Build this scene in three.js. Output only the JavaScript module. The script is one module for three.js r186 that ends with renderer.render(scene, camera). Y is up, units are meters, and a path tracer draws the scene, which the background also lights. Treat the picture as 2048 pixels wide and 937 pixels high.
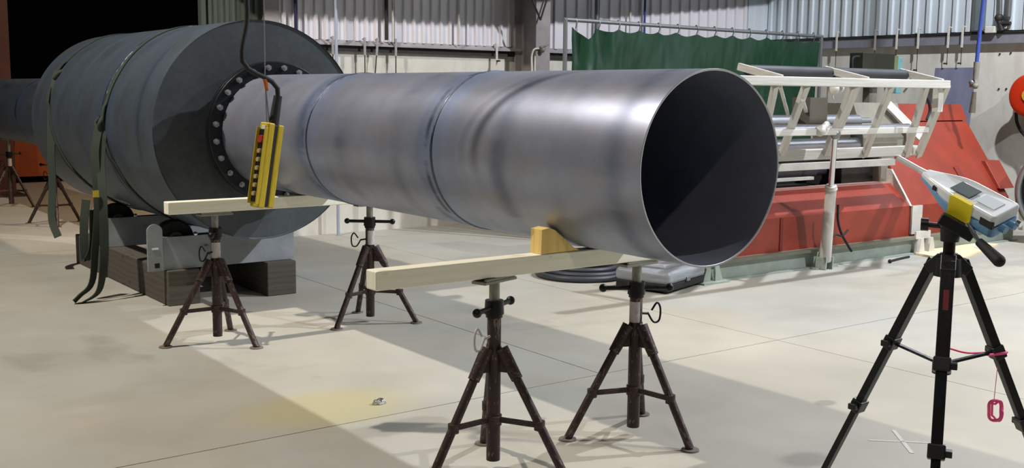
import * as THREE from 'three';
import { mergeGeometries, toCreasedNormals } from 'three/addons/utils/BufferGeometryUtils.js';
import { RoundedBoxGeometry } from 'three/addons/geometries/RoundedBoxGeometry.js';

/* ------------------------------------------------------------------ camera
   World axes follow the building: +x runs along the back wall (to the right),
   -z runs along the pipe, away from the camera.  Distances "a" below are -z. */
const scene = new THREE.Scene();
const FPX = 2172, EYE = 1.65, PITCH = Math.atan(286 / 2172), ROLL = THREE.MathUtils.degToRad(0.575), YAW = THREE.MathUtils.degToRad(36.6);
const camera = new THREE.PerspectiveCamera(THREE.MathUtils.radToDeg(2 * Math.atan(468.5 / FPX)), 2048 / 937, 0.05, 200);
camera.position.set(0, EYE, 0);
camera.rotation.order = 'YXZ';
camera.rotation.set(-PITCH, -YAW, ROLL);
camera.updateMatrixWorld(true);
scene.add(camera);

scene.background = new THREE.Color(0x020203);          // night beyond the open door

const renderer = new THREE.WebGLRenderer({ antialias: true });
renderer.toneMapping = THREE.LinearToneMapping;
renderer.toneMappingExposure = 1.0;
renderer.shadowMap.enabled = true;
renderer.shadowMap.type = THREE.PCFSoftShadowMap;

// high bay lamps: [x, y, a, candela, colour]
const LAMPS = [
  [-0.1, 7.0, 7.5, 180, 0xfff5ea, 'bell shaped high bay lamp above the open doorway'],
  [-0.9, 7.0, -1.5, 24, 0xfff2e4, 'bell shaped high bay lamp hanging behind the camera spot'],
  [10.0, 7.0, 4.3, 195, 0xf4f7ff, 'bell shaped high bay lamp above the rolling machine'],
  [10.0, 7.0, -1.4, 195, 0xf6f8ff, 'bell shaped high bay lamp over the empty front floor'],
];
const CONE = THREE.MathUtils.degToRad(67);

/* ----------------------------------------------------------------- helpers */
const V = (b, y, a) => new THREE.Vector3(b, y, -a);
const UP = new THREE.Vector3(0, 1, 0);
const camR = new THREE.Vector3(), camU = new THREE.Vector3(), camB = new THREE.Vector3();
camera.matrixWorld.extractBasis(camR, camU, camB);
const ray = (x, y) => camB.clone().negate().addScaledVector(camR, (x - 1024) / FPX).addScaledVector(camU, -(y - 468.5) / FPX);
const hit = (x, y, axis, v) => { const d = ray(x, y), o = camera.position; return o.clone().addScaledVector(d, (v - o[axis]) / d[axis]); };
const onA = (x, y, a) => hit(x, y, 'z', -a);             // photo pixel -> point on a plane across the pipe
const onB = (x, y, b) => hit(x, y, 'x', b);              // ... on a plane along the pipe
const onY = (x, y, h) => hit(x, y, 'y', h);              // ... on a level plane

let seed = 7;
const rnd = () => { seed = (seed * 1664525 + 1013904223) >>> 0; return seed / 4294967296; };
const rr = (a, b) => a + (b - a) * rnd();

const origins = new WeakMap(), used = new Map();
function numbered(name) { const n = used.get(name) ?? 0; used.set(name, n + 1); return n ? `${name}_${String(n).padStart(3, '0')}` : name; }
function thing(name, label, category, at = new THREE.Vector3(), group) {
  const o = new THREE.Group(); o.name = numbered(name); o.position.copy(at); o.userData = { label, category };
  if (group) o.userData.group = group;
  origins.set(o, at.clone()); scene.add(o); return o;
}
function structure(name, label, category) {
  const o = new THREE.Group(); o.name = numbered(name); o.userData = { kind: 'structure', label, category }; origins.set(o, new THREE.Vector3()); scene.add(o); return o;
}
// geometry given in world coordinates becomes a part of parent
function part(parent, name, geos, mat, label) {
  let g = Array.isArray(geos) ? mergeGeometries(geos.map(clean)) : clean(geos);
  const o = origins.get(parent); g = g.clone(); g.translate(-o.x, -o.y, -o.z);
  const m = new THREE.Mesh(g, mat); m.name = name; m.castShadow = m.receiveShadow = true;
  if (label) m.userData.label = label;
  origins.set(m, o); parent.add(m); return m;
}
function clean(g) {
  let r = g.index ? g.toNonIndexed() : g.clone();
  for (const k of Object.keys(r.attributes)) if (!['position', 'normal', 'uv'].includes(k)) r.deleteAttribute(k);
  if (!r.attributes.normal) r.computeVertexNormals();
  if (!r.attributes.uv) r.setAttribute('uv', new THREE.BufferAttribute(new Float32Array(r.attributes.position.count * 2), 2));
  r.morphAttributes = {}; return r;
}
// uv in metres from the dominant axis of each face; grain = axis that u follows
function uvm(g0, grain = 'x', k = 1, off = 0) {
  const g = clean(g0), p = g.attributes.position, n = g.attributes.normal, uv = g.attributes.uv;
  for (let i = 0; i < p.count; i++) {
    const nn = [Math.abs(n.getX(i)), Math.abs(n.getY(i)), Math.abs(n.getZ(i))], q = [p.getX(i), p.getY(i), p.getZ(i)];
    const d = nn.indexOf(Math.max(...nn)), ax = [0, 1, 2].filter(e => e !== d), gi = 'xyz'.indexOf(grain);
    const u = ax.includes(gi) ? gi : ax[0], v = ax.find(e => e !== u);
    uv.setXY(i, q[u] * k + off, q[v] * k + off * 0.37);
  }
  return g;
}
const box = (x0, x1, y0, y1, a0, a1, bev = 0) => {
  const w = Math.abs(x1 - x0), h = Math.abs(y1 - y0), d = Math.abs(a1 - a0);
  const g = bev ? new RoundedBoxGeometry(w, h, d, 2, Math.min(bev, w / 2.01, h / 2.01, d / 2.01)) : new THREE.BoxGeometry(w, h, d);
  g.translate((x0 + x1) / 2, (y0 + y1) / 2, -(a0 + a1) / 2); return uvm(g);
};
function orient(g, p, q) {                                // geometry along +y from 0 to 1 length -> p..q
  const d = q.clone().sub(p), m = new THREE.Matrix4().makeRotationFromQuaternion(new THREE.Quaternion().setFromUnitVectors(UP, d.clone().normalize()));
  g.applyMatrix4(m); g.translate((p.x + q.x) / 2, (p.y + q.y) / 2, (p.z + q.z) / 2); return g;
}
const rod = (p, q, r0, r1 = r0, n = 16, open = false) => clean(orient(new THREE.CylinderGeometry(r1, r0, p.distanceTo(q), n, 1, open), p, q));
const ball = (p, r, n = 14) => { const g = new THREE.SphereGeometry(r, n, Math.ceil(n * 0.7)); g.translate(p.x, p.y, p.z); return clean(g); };
const tube = (pts, r, seg = 60, n = 10, closed = false) => clean(new THREE.TubeGeometry(new THREE.CatmullRomCurve3(pts, closed, 'centripetal'), seg, r, n, closed));
function bar(p, q, w, h, side) {                          // rectangular bar p..q; side = direction of width w
  const d = q.clone().sub(p).normalize(), s = side.clone().addScaledVector(d, -side.dot(d)).normalize(), t = new THREE.Vector3().crossVectors(d, s);
  const g = new RoundedBoxGeometry(w, h, p.distanceTo(q), 1, Math.min(w, h) * 0.12);
  g.applyMatrix4(new THREE.Matrix4().makeBasis(s, t, d)); g.translate((p.x + q.x) / 2, (p.y + q.y) / 2, (p.z + q.z) / 2); return clean(g);
}
// lathe about the pipe axis: points [radius, a]
const AX = { b: 3.279, y: 1.344 };
function turned(pts, n = 96, cx = AX.b, cy = AX.y) {
  const g = new THREE.LatheGeometry(pts.map(([r, a]) => new THREE.Vector2(r, a)), n);
  g.rotateX(-Math.PI / 2); g.translate(cx, cy, 0); return g;
}
function prism(shape, depth, m4, bev = 0) {               // extruded outline, placed by a matrix
  const g = new THREE.ExtrudeGeometry(shape, { depth, bevelEnabled: bev > 0, bevelSize: bev, bevelThickness: bev, bevelSegments: 2, curveSegments: 16 });
  if (m4) g.applyMatrix4(m4); return clean(g);
}
const poly = pts => new THREE.Shape(pts.map(p => new THREE.Vector2(...p)));
// outline in the (a, y) plane extruded along x from x0 to x1
function prismX(pts, x0, x1, bev = 0) {
  const g = new THREE.ExtrudeGeometry(poly(pts.map(([a, y]) => [a, y])), { depth: x1 - x0 - 2 * bev, bevelEnabled: bev > 0, bevelSize: bev, bevelThickness: bev, bevelSegments: 1 });
  // local (x=a, y=y, z=depth) -> world (z=-a, y, x)
  g.applyMatrix4(new THREE.Matrix4().makeBasis(new THREE.Vector3(0, 0, -1), new THREE.Vector3(0, 1, 0), new THREE.Vector3(1, 0, 0))); g.translate(x0 + bev, 0, 0);
  return uvm(g);
}
function ribbon(pts, wdirs, w, t) {                       // flat webbing along pts
  const n = pts.length, pos = [], uv = [], idx = []; let L = 0;
  for (let i = 0; i < n; i++) {
    const d = pts[Math.min(i + 1, n - 1)].clone().sub(pts[Math.max(i - 1, 0)]).normalize();
    const W = wdirs[i].clone().addScaledVector(d, -wdirs[i].dot(d)).normalize(), N = new THREE.Vector3().crossVectors(d, W);
    if (i) L += pts[i].distanceTo(pts[i - 1]);
    for (const [sw, sn] of [[-1, -1], [1, -1], [1, 1], [-1, 1]]) { const q = pts[i].clone().addScaledVector(W, sw * w / 2).addScaledVector(N, sn * t / 2); pos.push(q.x, q.y, q.z); uv.push(L, (sw + 1) / 2 * w); }
  }
  for (let i = 0; i < n - 1; i++) for (let k = 0; k < 4; k++) { const a = i * 4 + k, b = i * 4 + (k + 1) % 4, c = a + 4, e = b + 4; idx.push(a, c, b, b, c, e); }
  idx.push(0, 1, 2, 0, 2, 3); const m = (n - 1) * 4; idx.push(m, m + 2, m + 1, m, m + 3, m + 2);
  const g = new THREE.BufferGeometry(); g.setAttribute('position', new THREE.Float32BufferAttribute(pos, 3)); g.setAttribute('uv', new THREE.Float32BufferAttribute(uv, 2)); g.setIndex(idx);
  return clean(toCreasedNormals(g, 0.7));
}

/* ---------------------------------------------------------------- textures */
function lattice(n, s) { let q = (s * 2654435761) >>> 0; const f = new Float32Array(n * n); for (let i = 0; i < n * n; i++) { q = (q * 1664525 + 1013904223) >>> 0; f[i] = q / 4294967296; } return f; }
function noise(n, s) {                                    // value noise, period 1 over n cells
  const f = lattice(n, s);
  return (u, v) => {
    u = (u - Math.floor(u)) * n; v = (v - Math.floor(v)) * n;
    const i = u | 0, j = v | 0; let x = u - i, y = v - j; x = x * x * (3 - 2 * x); y = y * y * (3 - 2 * y);
    const i1 = (i + 1) % n, j1 = (j + 1) % n, a = f[j * n + i], b = f[j * n + i1], c = f[j1 * n + i], d = f[j1 * n + i1];
    return a + (b - a) * x + (c - a) * y + (a - b - c + d) * x * y;
  };
}
function fbm(base, oct, s) {                              // octaves baked once into a periodic table
  const T = 512, tab = new Float32Array(T * T); let a = 0.5, w = 0;
  for (let o = 0; o < oct && (base << o) <= T; o++) {
    const n = base << o, f = lattice(n, s + o * 17); w += a;
    for (let j = 0; j < T; j++) {
      const v = j / T * n, q = v | 0; let y = v - q; y = y * y * (3 - 2 * y); const r0 = q * n, r1 = ((q + 1) % n) * n;
      for (let i = 0; i < T; i++) { const u = i / T * n, k = u | 0, k1 = (k + 1) % n; let x = u - k; x = x * x * (3 - 2 * x); const A = f[r0 + k], B = f[r0 + k1], C = f[r1 + k], D = f[r1 + k1]; tab[j * T + i] += a * (A + (B - A) * x + (C - A) * y + (A - B - C + D) * x * y); }
    }
    a *= 0.55;
  }
  for (let i = 0; i < T * T; i++) tab[i] /= w;
  return (u, v) => {
    u = (u - Math.floor(u)) * T; v = (v - Math.floor(v)) * T; const i = u | 0, j = v | 0, x = u - i, y = v - j, i1 = (i + 1) & 511, j0 = (j & 511) * T, j1 = ((j + 1) & 511) * T, k = i & 511;
    const A = tab[j0 + k], B = tab[j0 + i1], C = tab[j1 + k], D = tab[j1 + i1]; return A + (B - A) * x + (C - A) * y + (A - B - C + D) * x * y;
  };
}
const sstep = (a, b, x) => { const t = Math.min(1, Math.max(0, (x - a) / (b - a))); return t * t * (3 - 2 * t); };
function tex(w, h, fn, srgb = true, rep = [1, 1]) {
  const d = new Uint8Array(w * h * 4);
  for (let j = 0; j < h; j++) for (let i = 0; i < w; i++) {
    const c = fn((i + 0.5) / w, (j + 0.5) / h), k = (j * w + i) * 4;
    for (let e = 0; e < 3; e++) d[k + e] = Math.max(0, Math.min(255, Array.isArray(c) ? c[e] : c)); d[k + 3] = 255;
  }
  const t = new THREE.DataTexture(d, w, h); t.wrapS = t.wrapT = THREE.RepeatWrapping; t.magFilter = THREE.LinearFilter; t.minFilter = THREE.LinearMipmapLinearFilter; t.generateMipmaps = true;
  if (srgb) t.colorSpace = THREE.SRGBColorSpace; t.repeat.set(...rep); t.needsUpdate = true; return t;
}
const mul = (c, k) => c.map(e => e * k), mix = (a, b, t) => a.map((e, i) => e + (b[i] - e) * t);
const std = o => new THREE.MeshStandardMaterial(o);

// generic grime, period 1 m, used on painted metal
const grimeN = fbm(6, 5, 3), speckN = noise(128, 9);
const grime = tex(256, 256, (u, v) => { const g = 214 + 50 * (grimeN(u, v) - 0.3) + 14 * (speckN(u, v) - 0.5); return [g, g, g]; });
const fineBump = tex(256, 256, (u, v) => 110 + 90 * (speckN(u, v) - 0.5) + 80 * (grimeN(u, v) - 0.5), false);
const paint = (hex, rough = 0.5, metal = 0, o = {}) => std({ color: hex, map: grime, roughness: rough, metalness: metal, bumpMap: fineBump, bumpScale: 0.0006, ...o });

// floor concrete: one map over x -2..14, a 0..16 (metres)
const FX0 = -2, FS = 16;
const n1 = fbm(5, 6, 21), n2 = fbm(48, 4, 31), n3 = fbm(13, 5, 41), nw = fbm(9, 4, 51);
const floorTex = tex(2048, 2048, (u, v) => {
  const x = FX0 + u * FS, a = v * FS;
  const big = n1(u, v), fine = n2(u, v), mid = n3(u, v);
  let c = [180, 180, 171];
  c = mul(c, 0.90 + 0.16 * (big - 0.25) + 0.10 * (mid - 0.5) + 0.09 * (fine - 0.5));
  const warm = sstep(0.42, 0.66, nw(u * 1.0, v)); c = mix(c, [c[0] * 1.01, c[1] * 0.985, c[2] * 0.95], warm);
  // worn grey scuffs
  const sc = sstep(0.60, 0.74, n3(u * 0.7 + 0.31, v * 1.9)); c = mix(c, [150, 146, 134], 0.34 * sc);
  const dk = sstep(0.70, 0.80, n1(u * 3.1 + 0.13, v * 2.3)); c = mix(c, [128, 124, 114], 0.4 * dk);
  // yellow-green patch on the slab in front of the pipe
  const dx = (x - 2.5) / 0.5, da = (a - 5.0) / 0.34, r = Math.hypot(dx, da) + 0.5 * (mid - 0.5) + 0.25 * (fine - 0.5);
  c = mix(c, [176, 166, 108], 0.45 * (1 - sstep(0.4, 1.15, r)));
  // dark oil spots near the tripod
  for (const [ox, oa, ow] of [[3.93, 3.02, 0.12], [4.75, 3.55, 0.05], [3.3, 4.2, 0.03], [1.2, 6.9, 0.05]]) { const q = Math.hypot((x - ox) * 0.7, a - oa) / ow + 0.9 * (mid - 0.5); c = mix(c, [118, 115, 106], 0.55 * (1 - sstep(0.5, 1.1, q))); }
  return c;
});
floorTex.wrapS = floorTex.wrapT = THREE.MirroredRepeatWrapping;
const M = {};
M.floor = std({ map: floorTex, roughness: 0.62, metalness: 0, bumpMap: fineBump, bumpScale: 0.0004 });
const wn = fbm(4, 6, 61), wn2 = fbm(40, 3, 71);
const wallTex = tex(512, 512, (u, v) => { const g = 0.93 + 0.12 * (wn(u, v) - 0.5) + 0.05 * (wn2(u, v) - 0.5), st = sstep(0.62, 0.72, wn(u * 2, v * 0.6 + 0.2)); return mix(mul([222, 218, 206], g), [168, 164, 152], 0.25 * st); }, true, [0.33, 0.33]);
M.precast = std({ map: wallTex, roughness: 0.85 });
M.sheetWarm = std({ color: 0xdcd8dc, roughness: 0.42, metalness: 0.15 });
M.sheetCool = std({ color: 0xccd5da, roughness: 0.42, metalness: 0.15 });
M.sheetDark = std({ color: 0x4a5148, roughness: 0.6, metalness: 0.1 });
M.flash = paint(0xb3aeb0, 0.5, 0.2); M.flashCool = paint(0x9b9aa4, 0.5, 0.2);
M.darkSteel = paint(0x35302c, 0.6, 0.2); M.column = paint(0xaaa2a0, 0.55, 0.1);
M.roof = paint(0x8a8c8c, 0.7); M.beamPaint = paint(0x5c6066, 0.6);
M.galv = paint(0x9ca0a2, 0.42, 0.7); M.white = paint(0xe6e2d8, 0.5); M.blackRubber = paint(0x17181b, 0.7);
M.blackPlastic = std({ color: 0x101114, roughness: 0.42 }); M.blackMetal = paint(0x17181c, 0.35, 0.4);
M.chrome = std({ color: 0xd9dadd, roughness: 0.16, metalness: 1 });
M.red = paint(0x983622, 0.45); M.machineCream = paint(0xdcdad2, 0.48); M.plinth = paint(0xa9b5aa, 0.5); M.plinthTop = paint(0x7e8070, 0.6);
M.machineGrey = paint(0x8f8c7e, 0.55);
M.rollSteel = paint(0xb4b4b8, 0.32, 0.9); M.rollDark = paint(0x4b4d52, 0.5, 0.3);
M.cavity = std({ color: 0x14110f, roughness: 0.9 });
M.green = std({ color: 0x163a26, roughness: 0.36, side: THREE.DoubleSide });
M.sling = null;

// bare steel: band structure along the pipe (u round the pipe, v along it)
const sn = fbm(8, 5, 81), sf = fbm(64, 3, 91), st1 = noise(96, 101);
const bell = (x, c, w) => Math.exp(-((x - c) / w) * ((x - c) / w));
function steelTone(s, u, welds, bands, v) {          // dark bluish bands round the shell, heat tint at the welds, streaks
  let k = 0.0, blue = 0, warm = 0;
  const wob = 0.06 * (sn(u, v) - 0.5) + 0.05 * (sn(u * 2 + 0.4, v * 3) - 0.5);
  for (const [c, w, d] of bands) { const t = d * bell(s + wob, c, w) * (0.2 + 1.1 * sstep(0.38, 0.62, sn(u * 1.7 + c * 0.37, v * 0.3 + c))); k -= 0.62 * t; blue += 1.3 * t; }
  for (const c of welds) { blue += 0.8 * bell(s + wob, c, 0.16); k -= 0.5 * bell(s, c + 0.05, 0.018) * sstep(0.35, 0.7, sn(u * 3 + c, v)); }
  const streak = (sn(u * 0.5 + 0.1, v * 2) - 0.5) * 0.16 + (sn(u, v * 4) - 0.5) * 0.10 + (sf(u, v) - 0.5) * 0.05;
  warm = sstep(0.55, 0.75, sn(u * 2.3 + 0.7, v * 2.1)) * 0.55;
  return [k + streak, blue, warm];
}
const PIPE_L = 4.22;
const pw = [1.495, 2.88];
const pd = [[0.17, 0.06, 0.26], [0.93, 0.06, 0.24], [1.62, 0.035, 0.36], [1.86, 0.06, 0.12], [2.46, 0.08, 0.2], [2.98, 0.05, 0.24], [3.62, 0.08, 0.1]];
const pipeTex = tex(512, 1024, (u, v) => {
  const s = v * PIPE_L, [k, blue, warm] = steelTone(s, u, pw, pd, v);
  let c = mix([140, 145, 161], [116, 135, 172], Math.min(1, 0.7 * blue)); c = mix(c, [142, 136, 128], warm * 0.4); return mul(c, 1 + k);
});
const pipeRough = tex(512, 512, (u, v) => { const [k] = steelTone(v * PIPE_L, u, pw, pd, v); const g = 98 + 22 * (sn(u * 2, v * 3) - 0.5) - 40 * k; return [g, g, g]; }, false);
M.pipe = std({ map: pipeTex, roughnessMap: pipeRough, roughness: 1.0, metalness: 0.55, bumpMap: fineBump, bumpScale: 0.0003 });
const DR = [7.503, 10.92], dw = [1.15], dd = [[0.34, 0.05, 0.22], [0.85, 0.1, 0.12], [1.75, 0.12, 0.16], [2.6, 0.16, 0.14]];
const drumTex = tex(512, 768, (u, v) => { const [k, blue, warm] = steelTone(v * 3.42, u, dw, dd, v); let c = mix([80, 91, 102], [76, 92, 126], 0.6 * blue); c = mix(c, [72, 76, 70], warm * 0.7); return mul(c, 1 + k); });
M.drum = std({ map: drumTex, roughness: 0.52, metalness: 0.55, bumpMap: fineBump, bumpScale: 0.0005 });
const plateTex = tex(512, 512, (u, v) => { const g = 1 + 0.30 * (sn(u, v) - 0.5) + 0.16 * (sf(u, v) - 0.5); return mul([74, 80, 84], g); });
M.endPlate = std({ map: plateTex, roughness: 0.6, metalness: 0.35 });
M.flange = std({ color: 0x33363a, roughness: 0.36, metalness: 0.75, map: grime });
M.bolt = std({ color: 0xa9abad, roughness: 0.35, metalness: 0.85 });
M.weld = std({ color: 0x646a74, roughness: 0.3, metalness: 0.9, bumpMap: fineBump, bumpScale: 0.002 });

// timber
const gn = fbm(6, 4, 111), gs = noise(64, 121), gk = fbm(5, 5, 131);
function woodTex(light, dark, stain) {
  return tex(512, 256, (u, v) => {
    const w = v * 9 + 0.9 * gn(u * 0.5, v) + 0.3 * gs(u * 0.2, v * 2), ring = 0.5 + 0.5 * Math.sin(w * 6.283);
    let c = mix(light, dark, 0.32 * ring * ring + 0.25 * (gs(u * 0.4, v * 3) - 0.4)); const kn = sstep(0.72, 0.8, gk(u * 2, v * 2)); c = mix(c, stain, 0.45 * kn); return c;
  }, true, [0.6, 2.2]);
}
M.pine = std({ map: woodTex([246, 244, 226], [228, 226, 188], [196, 194, 146]), roughness: 0.75 });
M.chock = std({ map: woodTex([236, 206, 128], [212, 170, 88], [150, 108, 54]), roughness: 0.75 });
M.oldTimber = std({ map: woodTex([84, 79, 70], [58, 53, 46], [42, 38, 34]), roughness: 0.9 });
M.ply = std({ map: woodTex([236, 216, 176], [220, 194, 146], [196, 168, 120]), roughness: 0.8 });
// webbing sling
M.sling = std({ map: tex(64, 64, (u, v) => { const e = Math.abs(Math.sin(v * 50)) * 0.25 + Math.abs(Math.sin(u * 100 + v * 30)) * 0.15; return mul([48, 57, 47], 0.75 + e); }, true, [12, 14]), roughness: 0.9 });
// jack stand paint: brown with chips
const chipN = fbm(20, 4, 141);
M.standBrown = std({ map: tex(256, 256, (u, v) => { const g = 0.8 + 0.5 * grimeN(u, v), ch = sstep(0.66, 0.7, chipN(u, v)); return mix(mul([52, 37, 35], g), [150, 138, 130], 0.6 * ch); }), roughness: 0.5, metalness: 0.15 });
M.standZinc = paint(0x9a9a90, 0.42, 0.6); M.standLabel = paint(0xd8d0cc, 0.6); M.foot = paint(0x8d7f76, 0.5, 0.2);
M.yellow = paint(0xd2b62a, 0.42); M.orange = paint(0xd86a1c, 0.6);

/* -------------------------------------------------------------------- room */
const BACK = 11.2, RIGHT = 13.1, FRONT = -13, LEFT = -9, ROOF = 8.6;
{ // concrete slabs, cut by real joints
  const fl = structure('floor', 'pale stained concrete slab floor with saw cut joints', 'floor');
  const xs = [LEFT - 0.3, -6.28, -0.28, 5.72, 11.72, RIGHT + 0.3], as = [FRONT - 0.3, -7.31, -1.31, 4.69, 10.69, BACK + 0.25];
  const g2 = 0.0035;
  for (let i = 0; i < xs.length - 1; i++) for (let j = 0; j < as.length - 1; j++) {
    const g = box(xs[i] + g2, xs[i + 1] - g2, -0.15, 0, as[j] + g2, as[j + 1] - g2);
    floorUV(g);
    if (i === 2 && j === 3) { for (const [p, q] of [[xs[2] + g2, 4.15 - g2], [4.15 + g2, xs[3] - g2]]) { const h = box(p, q, -0.15, 0, as[3] + g2, as[4] - g2); floorUV(h); part(fl, 'slab', h, M.floor); } continue; }
    part(fl, 'slab', g, M.floor);
  }
  part(fl, 'slab_bed', box(LEFT - 0.3, RIGHT + 0.3, -0.3, -0.02, FRONT - 0.3, BACK + 0.25), paint(0x3a3832, 0.9)).userData.label = 'dark bed showing in the slab joints';
  const yard = structure('floor_yard', 'dim concrete apron outside the open doorway', 'floor');
  const gy = box(-6, 12, -0.3, 0, BACK + 0.26, 30); floorUV(gy); part(yard, 'apron_slab', gy, M.floor);
}
function floorUV(g) { const p = g.attributes.position, uv = g.attributes.uv; for (let i = 0; i < p.count; i++) uv.setXY(i, (p.getX(i) - FX0) / FS, -p.getZ(i) / FS); }

// trapezoidal wall sheet: profile runs along t, extruded in y; out = depth toward the room
function sheetGeo(width, pitch, y0, y1, ribD, put) {
  const pts = []; const n = Math.round(width / pitch);
  for (let i = 0; i < n; i++) { const t = i * pitch, r = pitch * 0.16; pts.push([t, 0], [t + pitch * 0.5 - r - 0.006, 0], [t + pitch * 0.5 - r + 0.006, ribD], [t + pitch * 0.5 + r - 0.006, ribD], [t + pitch * 0.5 + r + 0.006, 0]); }
  pts.push([width, 0]);
  const pos = [], idx = []; const N = pts.length, th = 0.004;
  const add = (t, d, y) => { const q = put(t, d, y); pos.push(q.x, q.y, q.z); };
  for (const [t, d] of pts) { add(t, d, y0); add(t, d, y1); add(t, d - th, y0); add(t, d - th, y1); }
  for (let i = 0; i < N - 1; i++) { const a = i * 4, b = a + 4; idx.push(a, b, a + 1, b, b + 1, a + 1, a + 2, a + 3, b + 2, b + 2, a + 3, b + 3, a, a + 2, b, b, a + 2, b + 2, a + 1, b + 1, a + 3, b + 1, b + 3, a + 3); }
  const g = new THREE.BufferGeometry(); g.setAttribute('position', new THREE.Float32BufferAttribute(pos, 3)); g.setIndex(idx);
  return clean(toCreasedNormals(g, 0.3));
}
const putBack = x0 => (t, d, y) => V(x0 + t, y, BACK - 0.03 - d);
const putRight = a0 => (t, d, y) => V(RIGHT - 0.03 - d, y, a0 + t);

{ // back wall with the doorway left of x = 4.27
  const w = structure('wall_back', 'back wall of cream concrete panels below pale ribbed sheeting', 'wall');
  part(w, 'concrete_panel', uvm(box(5.02, 8.56, 0, 2.08, BACK, BACK + 0.18)), M.precast);
  part(w, 'concrete_panel', uvm(box(8.57, RIGHT + 0.2, 0, 2.08, BACK, BACK + 0.18)), M.precast);
  part(w, 'outer_lining', box(5.02, RIGHT + 0.2, 2.08, ROOF, BACK, BACK + 0.18), M.roof);
  for (let i = 0, x = 5.1; x < 8.3; i++, x += 0.762) part(w, 'wall_sheet', sheetGeo(Math.min(0.762, 8.42 - x), 0.127, 2.2, ROOF, 0.028, putBack(x)), M.sheetWarm);
  for (let x = 8.86; x < 12.7; x += 0.76) part(w, 'wall_sheet', sheetGeo(0.76, 0.19, 2.2, ROOF, 0.03, putBack(x)), M.sheetWarm);
  part(w, 'corner_flashing', box(12.62, RIGHT, 2.2, ROOF, BACK - 0.06, BACK), M.sheetCool);
  part(w, 'wall_sheet', box(LEFT - 0.2, -3.5, 0, ROOF, BACK, BACK + 0.18), M.roof);
  part(w, 'door_header', box(-3.5, 5.02, 5.2, ROOF, BACK, BACK + 0.18), M.roof);
  part(w, 'door_post', box(4.93, 5.1, 0, 5.2, BACK - 0.06, BACK + 0.2), M.column);
  const t = structure('trim_1', 'dark steel rail with grey flashing along the back wall', 'trim');
  part(t, 'channel', box(5.12, 8.38, 2.08, 2.15, BACK - 0.045, BACK), M.darkSteel);
  part(t, 'channel', box(8.82, 13.06, 2.08, 2.15, BACK - 0.045, BACK), M.darkSteel);
  part(t, 'flashing', prismX([[BACK - 0.09, 2.145], [BACK - 0.09, 2.16], [BACK - 0.02, 2.215], [BACK, 2.215], [BACK, 2.15]], 5.12, 8.38), M.flash);
  part(t, 'flashing', prismX([[BACK - 0.09, 2.145], [BACK - 0.09, 2.16], [BACK - 0.02, 2.215], [BACK, 2.215], [BACK, 2.15]], 8.82, 13.06), M.flash);
}
{ // dark ribbed door leaf beside the doorway
  const d = structure('door_1', 'dark olive ribbed sliding door leaf beside the doorway', 'door');
  part(d, 'door_sheet', sheetGeo(0.64, 0.128, 0.05, 5.2, 0.03, (t, dd_, y) => V(4.28 + t, y, BACK + 0.02 - dd_)), M.sheetDark);
  part(d, 'door_stile', box(4.24, 4.29, 0.05, 5.2, BACK - 0.03, BACK + 0.06), M.sheetDark);
}
{ // right wall
  const w = structure('wall_right', 'right wall of grey concrete panels below cool ribbed sheeting', 'wall');
  part(w, 'concrete_panel', uvm(box(RIGHT, RIGHT + 0.18, 0, 2.42, FRONT - 0.2, 5.2), 'z'), M.precast);
  part(w, 'concrete_panel', uvm(box(RIGHT, RIGHT + 0.18, 0, 2.42, 5.21, BACK + 0.18), 'z'), M.precast);
  part(w, 'outer_lining', box(RIGHT, RIGHT + 0.18, 2.42, ROOF, FRONT - 0.2, BACK + 0.18), M.roof);
  for (let a = 3.4; a < 11.1; a += 0.76) part(w, 'wall_sheet', sheetGeo(Math.min(0.76, BACK - a), 0.19, 2.46, ROOF, 0.03, putRight(a)), M.sheetCool);
  for (const [x, y] of [[2000, 108], [2022, 106], [1998, 178], [2013, 178], [1990, 408], [1975, 406]]) { const p = onB(x, y, RIGHT); part(w, 'plug_hole', rod(p, p.clone().add(new THREE.Vector3(-0.012, 0, 0)), 0.012, 0.011, 10), M.darkSteel); }
  const t = structure('trim_2', 'grey steel rail and painted shadow gap along the right wall', 'trim');
  part(t, 'channel', box(RIGHT - 0.07, RIGHT, 2.3, 2.42, 3.2, BACK - 0.1), M.flashCool);
  part(t, 'shadow_gap', box(RIGHT - 0.085, RIGHT, 2.425, 2.45, 3.2, BACK - 0.1), M.darkSteel);  // dark strip painted in place of the shadow gap under the sheets
}
{ // shell outside the frame
  const l = structure('wall_left', 'plain grey shed wall', 'wall'); part(l, 'wall_panel', box(LEFT - 0.2, LEFT, 0, ROOF, FRONT - 0.2, BACK + 0.18), M.roof);
  const f = structure('wall_front', 'plain grey shed wall', 'wall'); part(f, 'wall_panel', box(LEFT - 0.2, RIGHT + 0.2, 0, ROOF, FRONT - 0.2, FRONT), M.roof);
  const c = structure('ceiling', 'grey metal roof of the shed', 'ceiling'); part(c, 'roof_panel', box(LEFT - 0.2, RIGHT + 0.2, ROOF, ROOF + 0.2, FRONT - 0.2, BACK + 0.2), M.roof);
}
{ // steel column on the back wall
  const c = structure('trim_3', 'grey steel H column on the back wall', 'column');
  part(c, 'front_flange', box(8.3, 8.52, 0, ROOF, 10.72, 10.745), M.column);
  part(c, 'back_flange', box(8.3, 8.52, 0, ROOF, 11.14, 11.165), M.column);
  part(c, 'web', box(8.4, 8.42, 0, ROOF, 10.745, 11.14), M.column);
  part(c, 'side_cover', box(8.54, 8.6, 2.2, ROOF, 10.98, 11.02), M.darkSteel);
}
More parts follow.
